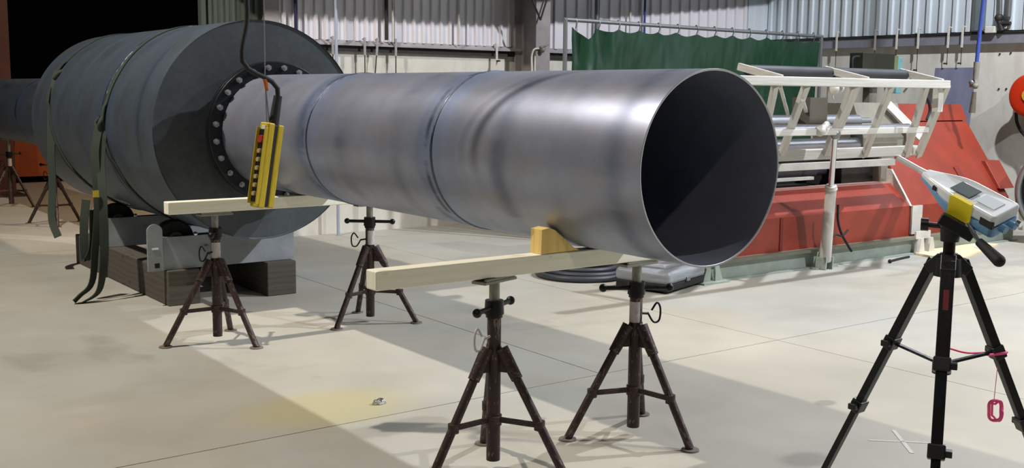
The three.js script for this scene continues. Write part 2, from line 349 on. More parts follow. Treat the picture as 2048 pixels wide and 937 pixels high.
{ // unseen runway beam and duct added to shade the upper back wall
  const c = structure('trim_4', 'unseen runway beam added to shade the upper back wall', 'beam');
  part(c, 'beam_web', box(3.8, 8.4, 3.42, 4.5, 10.55, 10.6), M.beamPaint);
  part(c, 'bottom_flange', box(3.8, 8.4, 3.385, 3.42, 10.4, 10.7), M.beamPaint);
  part(c, 'top_flange', box(3.8, 8.4, 4.5, 4.55, 10.3, 11.1), M.beamPaint);
  const d = structure('trim_5', 'unseen tapered duct hung under the roof behind the machine', 'shade_duct');
  const sh = poly([[5.9, 3.44], [8.6, 3.47], [11.54, 3.79], [12.9, 3.94], [12.9, 6.0], [5.9, 6.0]]);
  part(d, 'shade_duct', prism(sh, 0.45, new THREE.Matrix4().makeTranslation(0, 0, -10.05)), M.galv);
  for (const x of [6.6, 9.5, 12.4]) part(d, 'hanger', rod(V(x, 6.0, 9.8), V(x, ROOF, 9.8), 0.012, 0.012, 8), M.galv);
}
/* ------------------------------------------------------------------- lamps */
LAMPS.forEach(([x, y, a, cd, col, label]) => {
  const t = thing('high_bay_lamp', label, 'lamp', V(x, y, a), 'high bay lamps under the roof');
  const g = new THREE.LatheGeometry([[0.07, 0.62], [0.1, 0.6], [0.11, 0.36], [0.2, 0.22], [0.3, 0.02], [0.31, 0], [0.295, 0], [0.19, 0.2], [0.09, 0.34]].map(p => new THREE.Vector2(...p)), 40); g.translate(x, y, -a);
  part(t, 'reflector', g, M.galv);
  part(t, 'stem', rod(V(x, y + 0.6, a), V(x, ROOF, a), 0.02), M.galv);
  const lens = new THREE.CylinderGeometry(0.2, 0.2, 0.02, 32); lens.translate(x, y + 0.14, -a);
  part(t, 'lens', lens, std({ color: 0xffffff, emissive: col, emissiveIntensity: 6, roughness: 0.4 }));
  const s = new THREE.SpotLight(col, cd, 0, CONE, 0.12, 2); s.position.set(0, -0.03, 0); s.castShadow = true; s.shadow.radius = 4; s.shadow.mapSize.set(2048, 2048); s.shadow.camera.far = 40;
  const tg = new THREE.Object3D(); tg.name = 'lamp_target'; tg.position.set(0, -5, 0); t.add(tg); s.target = tg; s.name = 'lamp_light'; t.add(s);
});

{ // floodlight on the outside wall over the doorway
  const p = V(7.5, 5.0, BACK + 0.42), t = thing('flood_lamp', 'floodlight on the outside wall lighting the yard', 'lamp', p.clone());
  part(t, 'housing', box(7.32, 7.68, 4.9, 5.12, BACK + 0.3, BACK + 0.42, 0.02), M.blackMetal); part(t, 'arm', box(7.48, 7.52, 5.1, 5.3, BACK + 0.18, BACK + 0.36), M.blackMetal);
  part(t, 'lens', box(7.35, 7.65, 4.92, 5.1, BACK + 0.42, BACK + 0.425), std({ color: 0xffffff, emissive: 0xffdcb8, emissiveIntensity: 5 }));
  const l = new THREE.SpotLight(0xffdcb8, 120, 0, 1.05, 0.5, 2); l.position.set(0, -0.02, -0.03); l.castShadow = true; l.shadow.radius = 6; l.name = 'lamp_light';
  const tg = new THREE.Object3D(); tg.name = 'lamp_target'; tg.position.set(-4.2, -5, -5.2); t.add(tg); l.target = tg; t.add(l);
}

/* -------------------------------------------------------- pipe and drum */
const A0 = 3.053, PR = 0.405, FL = A0 + PIPE_L;          // pipe mouth, radius, end of the pipe
{
  const t = thing('steel_pipe', 'large bare steel pipe with an open dark mouth resting on two timber beams', 'pipe', V(AX.b, 0.939, A0 + 2));
  const sh = turned([[PR, A0], [PR, FL]], 128);
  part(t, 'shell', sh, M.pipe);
  part(t, 'rim', turned([[PR - 0.009, A0 + 0.003], [PR - 0.008, A0], [PR - 0.001, A0 - 0.001], [PR, A0 + 0.001]], 128), M.bolt, 'thin bright cut edge at the mouth of the pipe');
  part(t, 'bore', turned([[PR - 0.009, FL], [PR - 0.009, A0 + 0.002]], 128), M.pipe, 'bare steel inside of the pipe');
  for (const s of pw) { const g = new THREE.TorusGeometry(PR, 0.006, 8, 128); g.scale(1, 1, 1.3); g.translate(AX.b, AX.y, -(A0 + s)); part(t, 'weld_seam', g, M.weld); }
  const f = part(t, 'flange', turned([[PR, FL - 0.035], [0.492, FL - 0.035], [0.498, FL - 0.03], [0.498, FL - 0.002], [PR, FL - 0.002]].reverse(), 96), M.flange, 'dark flange ring with a circle of bolts');
  for (let i = 0; i < 24; i++) {
    const th = (i + 0.5) / 24 * Math.PI * 2, x = AX.b + 0.456 * Math.sin(th), y = AX.y + 0.456 * Math.cos(th);
    const g = new THREE.CylinderGeometry(0.021, 0.021, 0.022, 6); g.rotateX(Math.PI / 2); g.translate(x, y, -(FL - 0.047));
    part(f, 'bolt', [g, rod(V(x, y, FL - 0.05), V(x, y, FL - 0.075), 0.012, 0.011, 10)], M.bolt);
  }
}
const DRr = 0.8;
{
  const t = thing('steel_drum', 'huge dark steel drum bolted behind the pipe and wrapped in green slings', 'drum', V(AX.b, 0.544, 9));
  part(t, 'shell', turned([[DRr, DR[0] - 0.001], [DRr, DR[1]]], 128), M.drum);
  const ep = turned([[0.38, DR[0] + 0.012], [DRr - 0.012, DR[0] + 0.012], [DRr - 0.004, DR[0] + 0.008], [DRr, DR[0]]].reverse(), 128); uvm(ep, 'x', 0.6);
  const eg = clean(ep); { const p = eg.attributes.position, uv = eg.attributes.uv; for (let i = 0; i < p.count; i++) uv.setXY(i, p.getX(i) * 0.55, p.getY(i) * 0.55); }
  part(t, 'end_plate', eg, M.endPlate, 'flat dark grey end plate');
  part(t, 'neck', turned([[0.4, FL], [0.4, DR[0] + 0.02]], 96), M.endPlate);
  part(t, 'flange', turned([[PR, FL + 0.002], [0.498, FL + 0.002], [0.5, FL + 0.006], [0.5, FL + 0.034], [PR, FL + 0.036]].reverse(), 96), M.flange);
  { const g = new THREE.TorusGeometry(DRr, 0.007, 8, 128); g.translate(AX.b, AX.y, -(DR[0] + 1.15)); part(t, 'weld_seam', g, M.weld); }
  part(t, 'rear_cone', turned([[DRr, DR[1]], [DRr - 0.05, DR[1] + 0.1], [0.45, DR[1] + 0.5], [0.4, DR[1] + 0.55]], 96), M.drum);
  part(t, 'tail_pipe', turned([[0.4, DR[1] + 0.5], [0.4, 17.2]], 96), M.drum);
  // white chalk lettering patch low on the side
  const th = 214 * Math.PI / 180, P0 = V(AX.b + (DRr + 0.002) * Math.sin(th), AX.y + (DRr + 0.002) * Math.cos(th), 9.4);
  const tan = new THREE.Vector3(Math.cos(th), -Math.sin(th), 0), nor = new THREE.Vector3(Math.sin(th), Math.cos(th), 0), axl = new THREE.Vector3(0, 0, -1);
  const strokes = []; for (let k = 0; k < 7; k++) strokes.push(bar(P0.clone().addScaledVector(axl, -0.16 + k * 0.05).addScaledVector(tan, -0.02 - (k % 2) * 0.012), P0.clone().addScaledVector(axl, -0.15 + k * 0.05).addScaledVector(tan, 0.022 + (k % 3) * 0.008), 0.013, 0.002, nor.clone().cross(tan)));
  part(t, 'chalk_marks', strokes, M.white, 'white chalk strokes');
}
{ // webbing slings choked round the drum
  const ringPath = (fn, n) => { const P = [], Wd = []; for (let i = 0; i <= n; i++) { const [th, a, r] = fn(i / n); P.push(V(AX.b + r * Math.sin(th), AX.y + r * Math.cos(th), a)); Wd.push(new THREE.Vector3(0, 0, 1)); } return [P, Wd]; };
  const lerpK = (keys, t) => { for (let i = 0; i < keys.length - 1; i++) if (t <= keys[i + 1][0]) { const f = (t - keys[i][0]) / (keys[i + 1][0] - keys[i][0]); return keys[i].map((e, k) => e + (keys[i + 1][k] - e) * f); } return keys[keys.length - 1]; };
  const R = Math.PI / 180;
  function sling(label, chokeTh, aTop, aCh, aLow) {
    const t = thing('webbing_sling', label, 'sling', V(AX.b - DRr, 0, aCh), 'green slings round the drum');
    const keys = [[chokeTh, aCh], [Math.min(chokeTh + 30, 330), (aCh + aTop) / 2 - 0.05], [340, aTop], [360, aTop + 0.1], [480, (aTop + aLow) / 2], [573, aLow], [603, (aLow + aCh) / 2], [chokeTh + 360 - 8, aCh - 0.02]];
    const [P, W] = ringPath(u => { const th = chokeTh + (352) * u; return [th * R, lerpK(keys, th)[1], DRr + 0.006 + (u < 0.03 || u > 0.97 ? 0.012 : 0)]; }, 140);
    part(t, 'loop', ribbon(P, W, 0.062, 0.007), M.sling);
    return t;
  }
  const s1 = sling('green webbing sling choked round the drum with a long doubled tail reaching the floor', 271, 8.62, 8.62, 8.45);
  // choke eye and the doubled tail
  const ck = V(AX.b - DRr - 0.012, 1.37, 8.64), zz = new THREE.Vector3(0, 0, 1), xz = new THREE.Vector3(0.75, 0, 0.65);
  part(s1, 'choke_eye', tube([ck.clone().add(new THREE.Vector3(0, 0.05, 0.03)), ck.clone().add(new THREE.Vector3(-0.03, 0, 0.045)), ck.clone().add(new THREE.Vector3(-0.02, -0.06, 0)), ck.clone().add(new THREE.Vector3(-0.03, 0, -0.05)), ck.clone().add(new THREE.Vector3(0, 0.05, -0.03))], 0.016, 30, 8), M.sling);
  const px = (x, y, a) => onA(x, y, a);
  const tail = (pp, w, nm) => { const c = new THREE.CatmullRomCurve3(pp.map(([x, y, a]) => px(x, y, a)), false, 'centripetal').getPoints(50); part(s1, nm, ribbon(c, c.map((_, i) => new THREE.Vector3(0.8, 0, 0.6 * Math.cos(i * 0.07))), w, 0.007), M.sling); };
  tail([[198, 252, 8.62], [190, 300, 8.6], [192, 350, 8.58], [196, 420, 8.56], [190, 500, 8.56], [182, 570, 8.56], [160, 592, 8.55], [148, 604, 8.55]], 0.062, 'tail');
  tail([[206, 262, 8.6], [202, 330, 8.58], [206, 400, 8.5], [208, 480, 8.5], [206, 540, 8.5], [196, 585, 8.52], [170, 603, 8.54], [152, 608, 8.55]], 0.062, 'tail');
  tail([[172, 400, 8.62], [168, 450, 8.62], [172, 520, 8.62], [182, 500, 8.6], [184, 420, 8.6]], 0.062, 'tail_fold');
  { const p = px(191, 388, 8.5); part(s1, 'tag', box(p.x - 0.02, p.x + 0.02, p.y - 0.025, p.y + 0.025, 8.48, 8.5), M.yellow, 'small yellow tag'); }
  const s2 = sling('green webbing sling near the tail end of the drum with one short tail', 299, 10.45, 10.38, 9.75);
  const c2 = new THREE.CatmullRomCurve3([[112, 152, 10.36], [104, 200, 10.3], [102, 300, 10.25], [105, 380, 10.25], [104, 440, 10.22], [116, 474, 10.1]].map(q => px(...q)), false, 'centripetal').getPoints(40);
  part(s2, 'tail', ribbon(c2, c2.map(() => new THREE.Vector3(0.8, 0, 0.6)), 0.066, 0.008), M.sling);
  const k2 = px(116, 152, 10.36); part(s2, 'choke_eye', tube([k2.clone().add(new THREE.Vector3(0.1, 0.06, 0.03)), k2.clone().add(new THREE.Vector3(0, 0.03, 0.05)), k2.clone().add(new THREE.Vector3(-0.03, -0.02, 0)), k2.clone().add(new THREE.Vector3(0, 0.03, -0.05)), k2.clone().add(new THREE.Vector3(0.1, 0.06, -0.03))], 0.018, 30, 8), M.sling);
}
/* ------------------------------------------- drum supports: rollers on timber */
{
  const timber = (label, x0, x1, a0, a1, off) => { const t = thing('timber_block', label, 'timber', V((x0 + x1) / 2, 0, (a0 + a1) / 2), 'dark timbers under the drum'); part(t, 'block', uvm(box(x0, x1, 0, 0.272, a0, a1, 0.008), 'z', 1, off), M.oldTimber); };
  timber('weathered dark timber block under the outer end of the grey roller frame', 2.743, 2.99, 8.05, 8.72, 0.1);
  timber('long weathered dark timber block butted behind the short one', 2.743, 2.99, 8.73, 10.6, 0.5);
  timber('weathered dark timber block under the inner end of the grey roller frame', 3.53, 3.78, 8.02, 9.9, 0.8);
  const grey = paint(0x9aa0a4, 0.48);
  function roller(label, a) {
    const t = thing('drum_roller_frame', label, 'roller stand', V(3.26, 0.272, a), 'roller frames carrying the drum');
    part(t, 'front_plate', box(2.62, 3.80, 0.275, 0.525, a, a + 0.012), grey);
    part(t, 'top_flange', box(2.76, 3.80, 0.505, 0.517, a + 0.012, a + 0.11), grey);
    part(t, 'bottom_flange', box(2.78, 3.80, 0.275, 0.29, a + 0.012, a + 0.3), grey);
    part(t, 'back_plate', box(2.95, 3.80, 0.275, 0.5, a + 0.3, a + 0.312), grey);
    // rounded end lug at the left
    const sh = new THREE.Shape(); sh.moveTo(0, 0); sh.lineTo(0.115, 0); sh.lineTo(0.115, 0.3); sh.absarc(0.0575, 0.3, 0.0575, 0, Math.PI, false); sh.lineTo(0, 0);
    part(t, 'end_lug', prism(sh, 0.02, new THREE.Matrix4().makeTranslation(2.605, 0.275, -a + 0.001)), grey);
    part(t, 'lug_slot', box(2.635, 2.685, 0.44, 0.455, a - 0.026, a - 0.018), M.chrome, 'bright label strip');
    part(t, 'lug_hole', box(2.655, 2.69, 0.3, 0.335, a - 0.026, a - 0.018), M.cavity);
    part(t, 'handle', tube([V(3.055, 0.44, a - 0.002), V(3.06, 0.445, a - 0.03), V(3.085, 0.38, a - 0.03), V(3.09, 0.37, a - 0.002)], 0.007, 24, 8), M.galv);
    for (const x of [2.87, AX.b + 0.409]) {
      const w = part(t, 'wheel', (() => { const g = new THREE.LatheGeometry([[0.05, -0.05], [0.135, -0.05], [0.146, -0.042], [0.148, 0], [0.146, 0.042], [0.135, 0.05], [0.05, 0.05]].map(q => new THREE.Vector2(...q)), 40); g.rotateX(Math.PI / 2); g.translate(x, 0.4905, -(a + 0.17)); return g; })(), M.blackRubber, 'black rubber roller wheel');
      part(w, 'hub', rod(V(x, 0.4905, a + 0.1), V(x, 0.4905, a + 0.24), 0.055), M.machineGrey);
      part(t, 'axle_bracket', box(x - 0.03, x + 0.03, 0.29, 0.52, a + 0.085, a + 0.1), M.darkSteel);
    }
    part(t, 'knob', ball(V(2.985, 0.535, a + 0.01), 0.018), M.chrome);
  }
  roller('grey roller frame with a rounded lug under the front of the drum', 8.1);
  roller('grey roller frame in the dark under the far half of the drum', 9.55);
}
/* ------------------------------------------------------------ jack stands */
function jackStand(label, b, a, yaw, o = {}) {
  const top = o.top ?? 0.86, t = thing('jack_stand', label, 'jack stand', V(b, 0, a), 'brown jack stands');
  const P = (r, deg, y) => V(b + r * Math.cos(deg * Math.PI / 180), y, a + r * Math.sin(deg * Math.PI / 180));
  const C = y => V(b, y, a);
  part(t, 'column', [rod(C(0.04), C(0.70), 0.0305, 0.0305, 24), rod(C(0.2), C(0.245), 0.037, 0.037, 24)], M.standBrown);
  part(t, 'inner_tube', rod(C(0.70), C(top - 0.02), 0.023, 0.023, 20), M.standZinc, 'bare grey inner tube');
  const hd = (o.head ?? 0) * Math.PI / 180, hx = new THREE.Vector3(Math.cos(hd), 0, -Math.sin(hd)), hz = new THREE.Vector3(-hx.z, 0, hx.x);
  part(t, 'head_plate', [bar(C(top - 0.018).addScaledVector(hx, -0.11), C(top - 0.018).addScaledVector(hx, 0.11), 0.075, 0.012, hz), bar(C(top - 0.006).addScaledVector(hx, -0.10).addScaledVector(hz, 0.03), C(top - 0.006).addScaledVector(hx, 0.10).addScaledVector(hz, 0.03), 0.012, 0.011, hz), bar(C(top - 0.006).addScaledVector(hx, -0.10).addScaledVector(hz, -0.03), C(top - 0.006).addScaledVector(hx, 0.10).addScaledVector(hz, -0.03), 0.012, 0.011, hz)], M.standZinc);
  const hb = (o.handle ?? 20) * Math.PI / 180, d = new THREE.Vector3(Math.cos(hb), 0.0, -Math.sin(hb)), hc = C(0.725);
  const sc = part(t, 'screw_collar', [rod(C(0.695), C(0.755), 0.043, 0.04, 20), rod(C(0.68), C(0.70), 0.037, 0.037, 20)], M.blackMetal, 'black screw collar');
  for (const s of [-1, 1]) part(sc, 'handle_bar', [rod(hc.clone().addScaledVector(d, s * 0.03), hc.clone().addScaledVector(d, s * 0.155), 0.0115, 0.011, 12), ball(hc.clone().addScaledVector(d, s * 0.162), 0.02)], M.blackMetal);
  if (o.label) { const g = new THREE.CylinderGeometry(0.0312, 0.0312, 0.1, 16, 1, true, 0, Math.PI * 0.8); g.rotateY(o.label * Math.PI / 180); g.translate(b, 0.61, -a); part(t, 'sticker', g, M.standLabel, 'pale paper sticker'); }
  // locking pin with a bent ring
  const pd_ = (o.pin ?? 180) * Math.PI / 180, e = new THREE.Vector3(Math.cos(pd_), 0, -Math.sin(pd_)), q = (k, y) => C(0.60 + y).addScaledVector(e, k);
  part(t, 'locking_pin', [rod(q(0.02, 0), q(0.065, -0.005), 0.006, 0.006, 10), tube([q(0.063, 0), q(0.10, -0.05), q(0.125, -0.045), q(0.132, 0.02), q(0.115, 0.045), q(0.085, 0.01)], 0.005, 40, 8)], o.bright ? M.standLabel : M.blackMetal);
  for (let i = 0; i < 3; i++) {
    const g = yaw + i * 120;
    part(t, 'leg_socket', [rod(P(0.035, g, 0.545), P(0.11, g, 0.415), 0.03, 0.026, 16), prism(poly([[0, 0.44], [0, 0.56], [0.03, 0.555], [0.105, 0.43], [0.07, 0.44]]), 0.012, new THREE.Matrix4().makeTranslation(b, 0, -a).multiply(new THREE.Matrix4().makeRotationY(g * Math.PI / 180)).multiply(new THREE.Matrix4().makeTranslation(0, 0, -0.006)))], M.standBrown);
    const leg = part(t, 'leg', rod(P(0.095, g, 0.44), P(0.335, g, 0.008), 0.0195, 0.0195, 14), M.standBrown);
    part(leg, 'foot_disc', rod(P(0.335, g, 0), P(0.335, g, 0.008), 0.043, 0.041, 24), M.foot, 'pale round foot plate');
    const bt = P(0.215, g, 0.222);
    part(t, 'brace', [bar(P(0.03, g, 0.225), bt, 0.011, 0.024, UP.clone().cross(bt.clone().sub(C(0.222))).normalize()), rod(bt.clone().add(new THREE.Vector3(0, 0.02, 0)), bt.clone().add(new THREE.Vector3(0, -0.02, 0)), 0.024, 0.024, 12)], M.standBrown);
  }
  return t;
}
jackStand('brown jack stand under the free end of the near beam, bright ring on its pin', 2.69, 3.745, 62, { handle: 28, head: 16, pin: 196, bright: true });
jackStand('brown jack stand close under the pipe mouth, pale sticker on its column', 3.525, 3.745, 39.5, { handle: -30, head: 5, pin: -15, label: 210 });
jackStand('brown jack stand under the free end of the far beam beside the roller frame', 2.61, 6.735, 54, { handle: 60, head: 0, pin: 200, label: 280 });
jackStand('brown jack stand under the far beam behind the pipe', 3.745, 6.735, 77, { handle: -40, head: 0, pin: 165, label: 300 });
jackStand('rusty jack stand under the tail pipe just outside the doorway', 3.34, 13.75, 20, { top: 0.944, pin: 200 });
jackStand('rusty jack stand under the far end of the tail pipe outside', 3.34, 16.1, 75, { top: 0.944, pin: 200, label: 300 });
{ // beams and chock
  const bm = (label, x0, x1, a, off) => { const t = thing('timber_beam', label, 'beam', V((x0 + x1) / 2, 0.86, a + 0.04), 'pale timber beams under the pipe'); part(t, 'beam', uvm(box(x0, x1, 0.86, 0.939, a, a + 0.083, 0.006), 'x', 1, off), M.pine); };
  bm('pale square timber beam under the mouth end of the pipe', 2.085, 3.80, 3.702, 0.2);
  bm('pale square timber beam under the flange end of the pipe', 2.293, 3.9, 6.69, 0.9);
  const t = thing('wedge_chock', 'yellow wooden wedge chock on the near beam against the pipe', 'chock', V(2.95, 0.939, 3.74));
  const sh = poly([[2.915, 0.943], [3.13, 0.943], [3.1, 0.953], [2.99, 1.04], [2.955, 1.052], [2.918, 1.046]]);
  part(t, 'wedge', uvm(prism(sh, 0.074, new THREE.Matrix4().makeTranslation(0, 0, -3.782), 0.003), 'y', 1, 0.3), M.chock);
}
/* ---------------------------------------------------------- crane pendant */
{
  const top = onA(545, 247, 5.0), bot = onA(523, 416, 5.0), t = thing('crane_pendant', 'yellow push button crane pendant hanging in front of the pipe', 'pendant control', bot.clone());
  const yv = top.clone().sub(bot).normalize(), L = top.distanceTo(bot);
  const view = camera.position.clone().sub(top).setY(0).normalize(), side = new THREE.Vector3().crossVectors(yv, view).normalize();   // side = to the right in the photo
  const f = side.clone().multiplyScalar(-0.80).addScaledVector(view, 0.6).normalize(), zf = f.addScaledVector(yv, -f.dot(yv)).normalize(), xf = new THREE.Vector3().crossVectors(yv, zf).normalize();
  const m4 = new THREE.Matrix4().makeBasis(xf, yv, zf).setPosition(bot);
  const L4 = g => { g.applyMatrix4(m4); return clean(g); };
  const rb = (w, h, d, x, y, z, r = 0.008) => { const g = new RoundedBoxGeometry(w, h, d, 3, r); g.translate(x, y, z); return L4(g); };
  part(t, 'front_shell', rb(0.072, L, 0.04, 0, L / 2, 0.027), M.yellow);
  part(t, 'back_shell', rb(0.072, L * 0.985, 0.036, 0, L / 2, -0.03), M.yellow);
  part(t, 'gasket', rb(0.064, L * 0.97, 0.03, 0, L / 2, 0), M.blackRubber);
  part(t, 'button_plate', rb(0.05, L * 0.86, 0.008, 0, L * 0.49, 0.048, 0.003), M.blackPlastic);
  const bt = (y, m, r) => { const g = new THREE.CylinderGeometry(r, r, 0.016, 18); g.rotateX(Math.PI / 2); g.translate(0, y, 0.056); part(t, 'push_button', L4(g), m); };
  bt(L * 0.80, paint(0xb03020, 0.4), 0.019); for (let k = 0; k < 6; k++) bt(L * (0.66 - k * 0.1), paint(0xb8a878, 0.5), 0.011);
  part(t, 'guard_rail', [rb(0.006, L * 0.9, 0.02, 0.032, L * 0.49, 0.055, 0.002), rb(0.006, L * 0.9, 0.02, -0.032, L * 0.49, 0.055, 0.002)], M.yellow);
  part(t, 'label_plate', rb(0.03, 0.045, 0.004, 0, L * 0.91, 0.049, 0.001), M.white);
  const cp = [[492, -400], [492, -40], [494, 40], [484, 98], [487, 128], [508, 145], [533, 157], [553, 172], [556, 196], [549, 225], [547, 250]].map(q => onA(q[0], q[1], 5.0)); cp.unshift(cp[0].clone().setY(ROOF));
  part(t, 'control_cable', tube(cp, 0.012, 160, 10), M.blackRubber);
  part(t, 'cable_boot', rod(onA(556, 192, 5.0), onA(547, 250, 5.0), 0.021, 0.026, 14), M.blackRubber);
  const w0 = onA(527, -400, 5.0).setY(ROOF), w1 = onA(530, 150, 5.0);
  part(t, 'strain_wire', [rod(w0, w1, 0.003, 0.003, 6), rod(w1, onA(534, 250, 5.0), 0.003, 0.003, 6), rod(onA(532, 180, 5.0), onA(539, 250, 5.0), 0.003, 0.003, 6)], M.galv);
  part(t, 'wire_clip', rod(onA(530, 158, 5.0), onA(534, 182, 5.0), 0.011, 0.008, 10), M.orange, 'orange wire clip');
}

/* ------------------------------------------------- tripod and sound meter */
{
  const S = onY(1897, 520, 1.30), t = thing('camera_tripod', 'slim black tripod with braced legs carrying the sound level meter', 'tripod', V(S.x, 0, -S.z));
  const toCam = camera.position.clone().sub(S).setY(0).normalize(), right = new THREE.Vector3().crossVectors(UP, toCam).normalize();
  const at = y => V(S.x, y, -S.z), dirAt = deg => right.clone().multiplyScalar(Math.cos(deg * Math.PI / 180)).addScaledVector(toCam, Math.sin(deg * Math.PI / 180));
  part(t, 'centre_column', [rod(at(1.06), at(1.36), 0.0125, 0.0125, 16), rod(at(1.05), at(1.075), 0.02, 0.02, 16)], M.blackMetal);
  part(t, 'shoulder', [rod(at(1.265), at(1.305), 0.03, 0.026, 18), rod(at(1.3), at(1.315), 0.02, 0.018, 18)], M.blackPlastic);
  const T = 0.455;
  for (const [deg, ext] of [[208, 0], [-28, 0], [90, 1]]) {
    const d = dirAt(deg), side = new THREE.Vector3().crossVectors(UP, d), P = y => at(y).addScaledVector(d, 0.03 + (1.30 - y) * T);
    const leg = part(t, 'leg', [bar(P(1.30), P(1.095), 0.028, 0.02, side), bar(P(1.10), P(0.93), 0.023, 0.017, side), bar(P(0.935), P(0.5), 0.019, 0.014, side), bar(P(0.51), P(0.02), 0.015, 0.012, side)], M.blackMetal);
    part(leg, 'shoulder_hinge', bar(P(1.305).addScaledVector(d, -0.02), P(1.275), 0.032, 0.026, side), M.blackPlastic);
    for (const y of [1.097, 0.933, 0.5]) part(leg, 'leg_lock', [bar(P(y + 0.014), P(y - 0.014), 0.035, 0.027, side), bar(P(y).addScaledVector(side, 0.012), P(y).addScaledVector(side, 0.03), 0.02, 0.014, d)], M.blackPlastic);
    part(leg, 'rubber_foot', ball(P(0.014), 0.014), M.blackRubber);
    if (deg !== 90) part(t, 'brace', bar(at(1.07), P(1.097), 0.011, 0.006, side), M.blackMetal);
    else {
      part(t, 'brace', bar(at(1.07), P(1.11), 0.011, 0.006, side), M.blackMetal);
      part(leg, 'red_print', bar(P(1.245).addScaledVector(d, 0.0105), P(1.205).addScaledVector(d, 0.0105), 0.011, 0.001, side), paint(0x8c2020, 0.5), 'red printed strip');
    }
  }
  // pan head
  const onP = (x, y, k = 0) => { const d = ray(x, y), o = camera.position, p = S.clone().addScaledVector(toCam, -k); return o.clone().addScaledVector(d, p.sub(o).dot(toCam) / d.dot(toCam)); };   // upright plane through the tripod, k metres farther off
  const H0 = at(1.368);
  part(t, 'pan_head', [rod(at(1.34), at(1.37), 0.019, 0.021, 16), bar(H0.clone().addScaledVector(right, -0.022).add(new THREE.Vector3(0, 0.022, 0)), H0.clone().addScaledVector(right, 0.046).add(new THREE.Vector3(0, -0.014, 0)), 0.045, 0.026, toCam)], M.blackPlastic);
  part(t, 'tilt_knob', [rod(H0.clone().addScaledVector(right, -0.02).add(new THREE.Vector3(0, 0.004, 0)), H0.clone().addScaledVector(right, -0.052).add(new THREE.Vector3(0, 0.006, 0)), 0.006), rod(H0.clone().addScaledVector(right, -0.044).add(new THREE.Vector3(0, 0.006, 0)), H0.clone().addScaledVector(right, -0.06).add(new THREE.Vector3(0, 0.006, 0)), 0.014, 0.014, 10)], M.blackPlastic);
  const h0 = onP(1935, 448, -0.01), hm = onP(1958, 484, -0.04), h1 = onP(1998, 522, -0.08);
  part(t, 'pan_handle', [rod(h0, hm, 0.005, 0.005, 12)], M.chrome, 'chrome handle rod');
  part(t, 'handle_grip', [rod(hm, h1, 0.009, 0.013, 14), ball(h1, 0.013)], M.blackRubber);
  // meter
  const m = thing('sound_level_meter', 'white and blue handheld sound level meter with yellow sticker on the tripod', 'sound meter', H0.clone().add(new THREE.Vector3(0, 0.03, 0)));
  const nose = onP(1850, 350, 0.09), end = onP(2010, 436, -0.02), ax = nose.clone().sub(end), LB = ax.length(); ax.normalize();
  const nUp = right.clone().multiplyScalar(0.51).add(new THREE.Vector3(0, 0.86, 0)), ph = 40 * Math.PI / 180;
  let n = nUp.multiplyScalar(Math.cos(ph)).addScaledVector(toCam, Math.sin(ph)); n.addScaledVector(ax, -n.dot(ax)).normalize();
  const w = new THREE.Vector3().crossVectors(n, ax).normalize();
  // local: X = along axis (toward the microphone), Y = across, Z = panel normal
  const m4 = new THREE.Matrix4().makeBasis(ax, new THREE.Vector3().crossVectors(n, ax).normalize(), n).setPosition(end.clone().add(new THREE.Vector3(0, 0, 0)));
  const outline = s => { const q = new THREE.Shape(), W = 0.037 * s, N = 0.009; q.moveTo(0.006, -W); q.lineTo(LB * 0.50, -W); q.quadraticCurveTo(LB * 0.62, -W * 0.98, LB * 0.98, -N); q.quadraticCurveTo(LB, 0, LB * 0.98, N); q.quadraticCurveTo(LB * 0.62, W * 0.98, LB * 0.50, W); q.lineTo(0.006, W); q.quadraticCurveTo(0, W, 0, W - 0.006); q.lineTo(0, -W + 0.006); q.quadraticCurveTo(0, -W, 0.006, -W); return q; };
  const ext = (s, z0, z1, bev) => { const g = new THREE.ExtrudeGeometry(outline(s), { depth: z1 - z0 - 2 * bev, bevelEnabled: true, bevelSize: bev * 0.8, bevelThickness: bev, bevelSegments: 3, curveSegments: 24 }); g.translate(0, 0, z0 + bev); const p = g.attributes.position; for (let k = 0; k < p.count; k++) { const x = p.getX(k), z = p.getZ(k), f = 1 - 0.72 * sstep(LB * 0.45, LB, x); if (z < 0.004) p.setZ(k, 0.004 + (z - 0.004) * f); else p.setZ(k, 0.004 + (z - 0.004) * (1 - 0.5 * sstep(LB * 0.6, LB, x))); } g.computeVertexNormals(); g.applyMatrix4(m4); return clean(g); };
  const lb = (x0, x1, y0, y1, z0, z1, r = 0.001) => { const g = new RoundedBoxGeometry(x1 - x0, y1 - y0, z1 - z0, 2, r); g.translate((x0 + x1) / 2, (y0 + y1) / 2, (z0 + z1) / 2); g.applyMatrix4(m4); return clean(g); };
  const wsh = std({ color: 0xdfe8ee, roughness: 0.42 }), bsh = std({ color: 0x6f9fc8, roughness: 0.45 });
  part(m, 'upper_shell', ext(1, -0.008, 0.018, 0.005), wsh, 'white upper shell');
  part(m, 'lower_shell', ext(0.97, -0.036, -0.008, 0.006), bsh, 'light blue lower shell');
  part(m, 'display', lb(LB * 0.36, LB * 0.60, -0.018, 0.022, 0.0172, 0.0192), std({ color: 0x5d6a6c, roughness: 0.25 }), 'grey display');
  part(m, 'keypad', lb(LB * 0.08, LB * 0.30, -0.018, 0.018, 0.0175, 0.0186), std({ color: 0xc9d6de, roughness: 0.5 }));
  const sg = std({ color: 0xf0dc1c, roughness: 0.6 }), camSide = w.dot(toCam) > 0 ? 1 : -1;
  const cs = camSide * 0.0412;
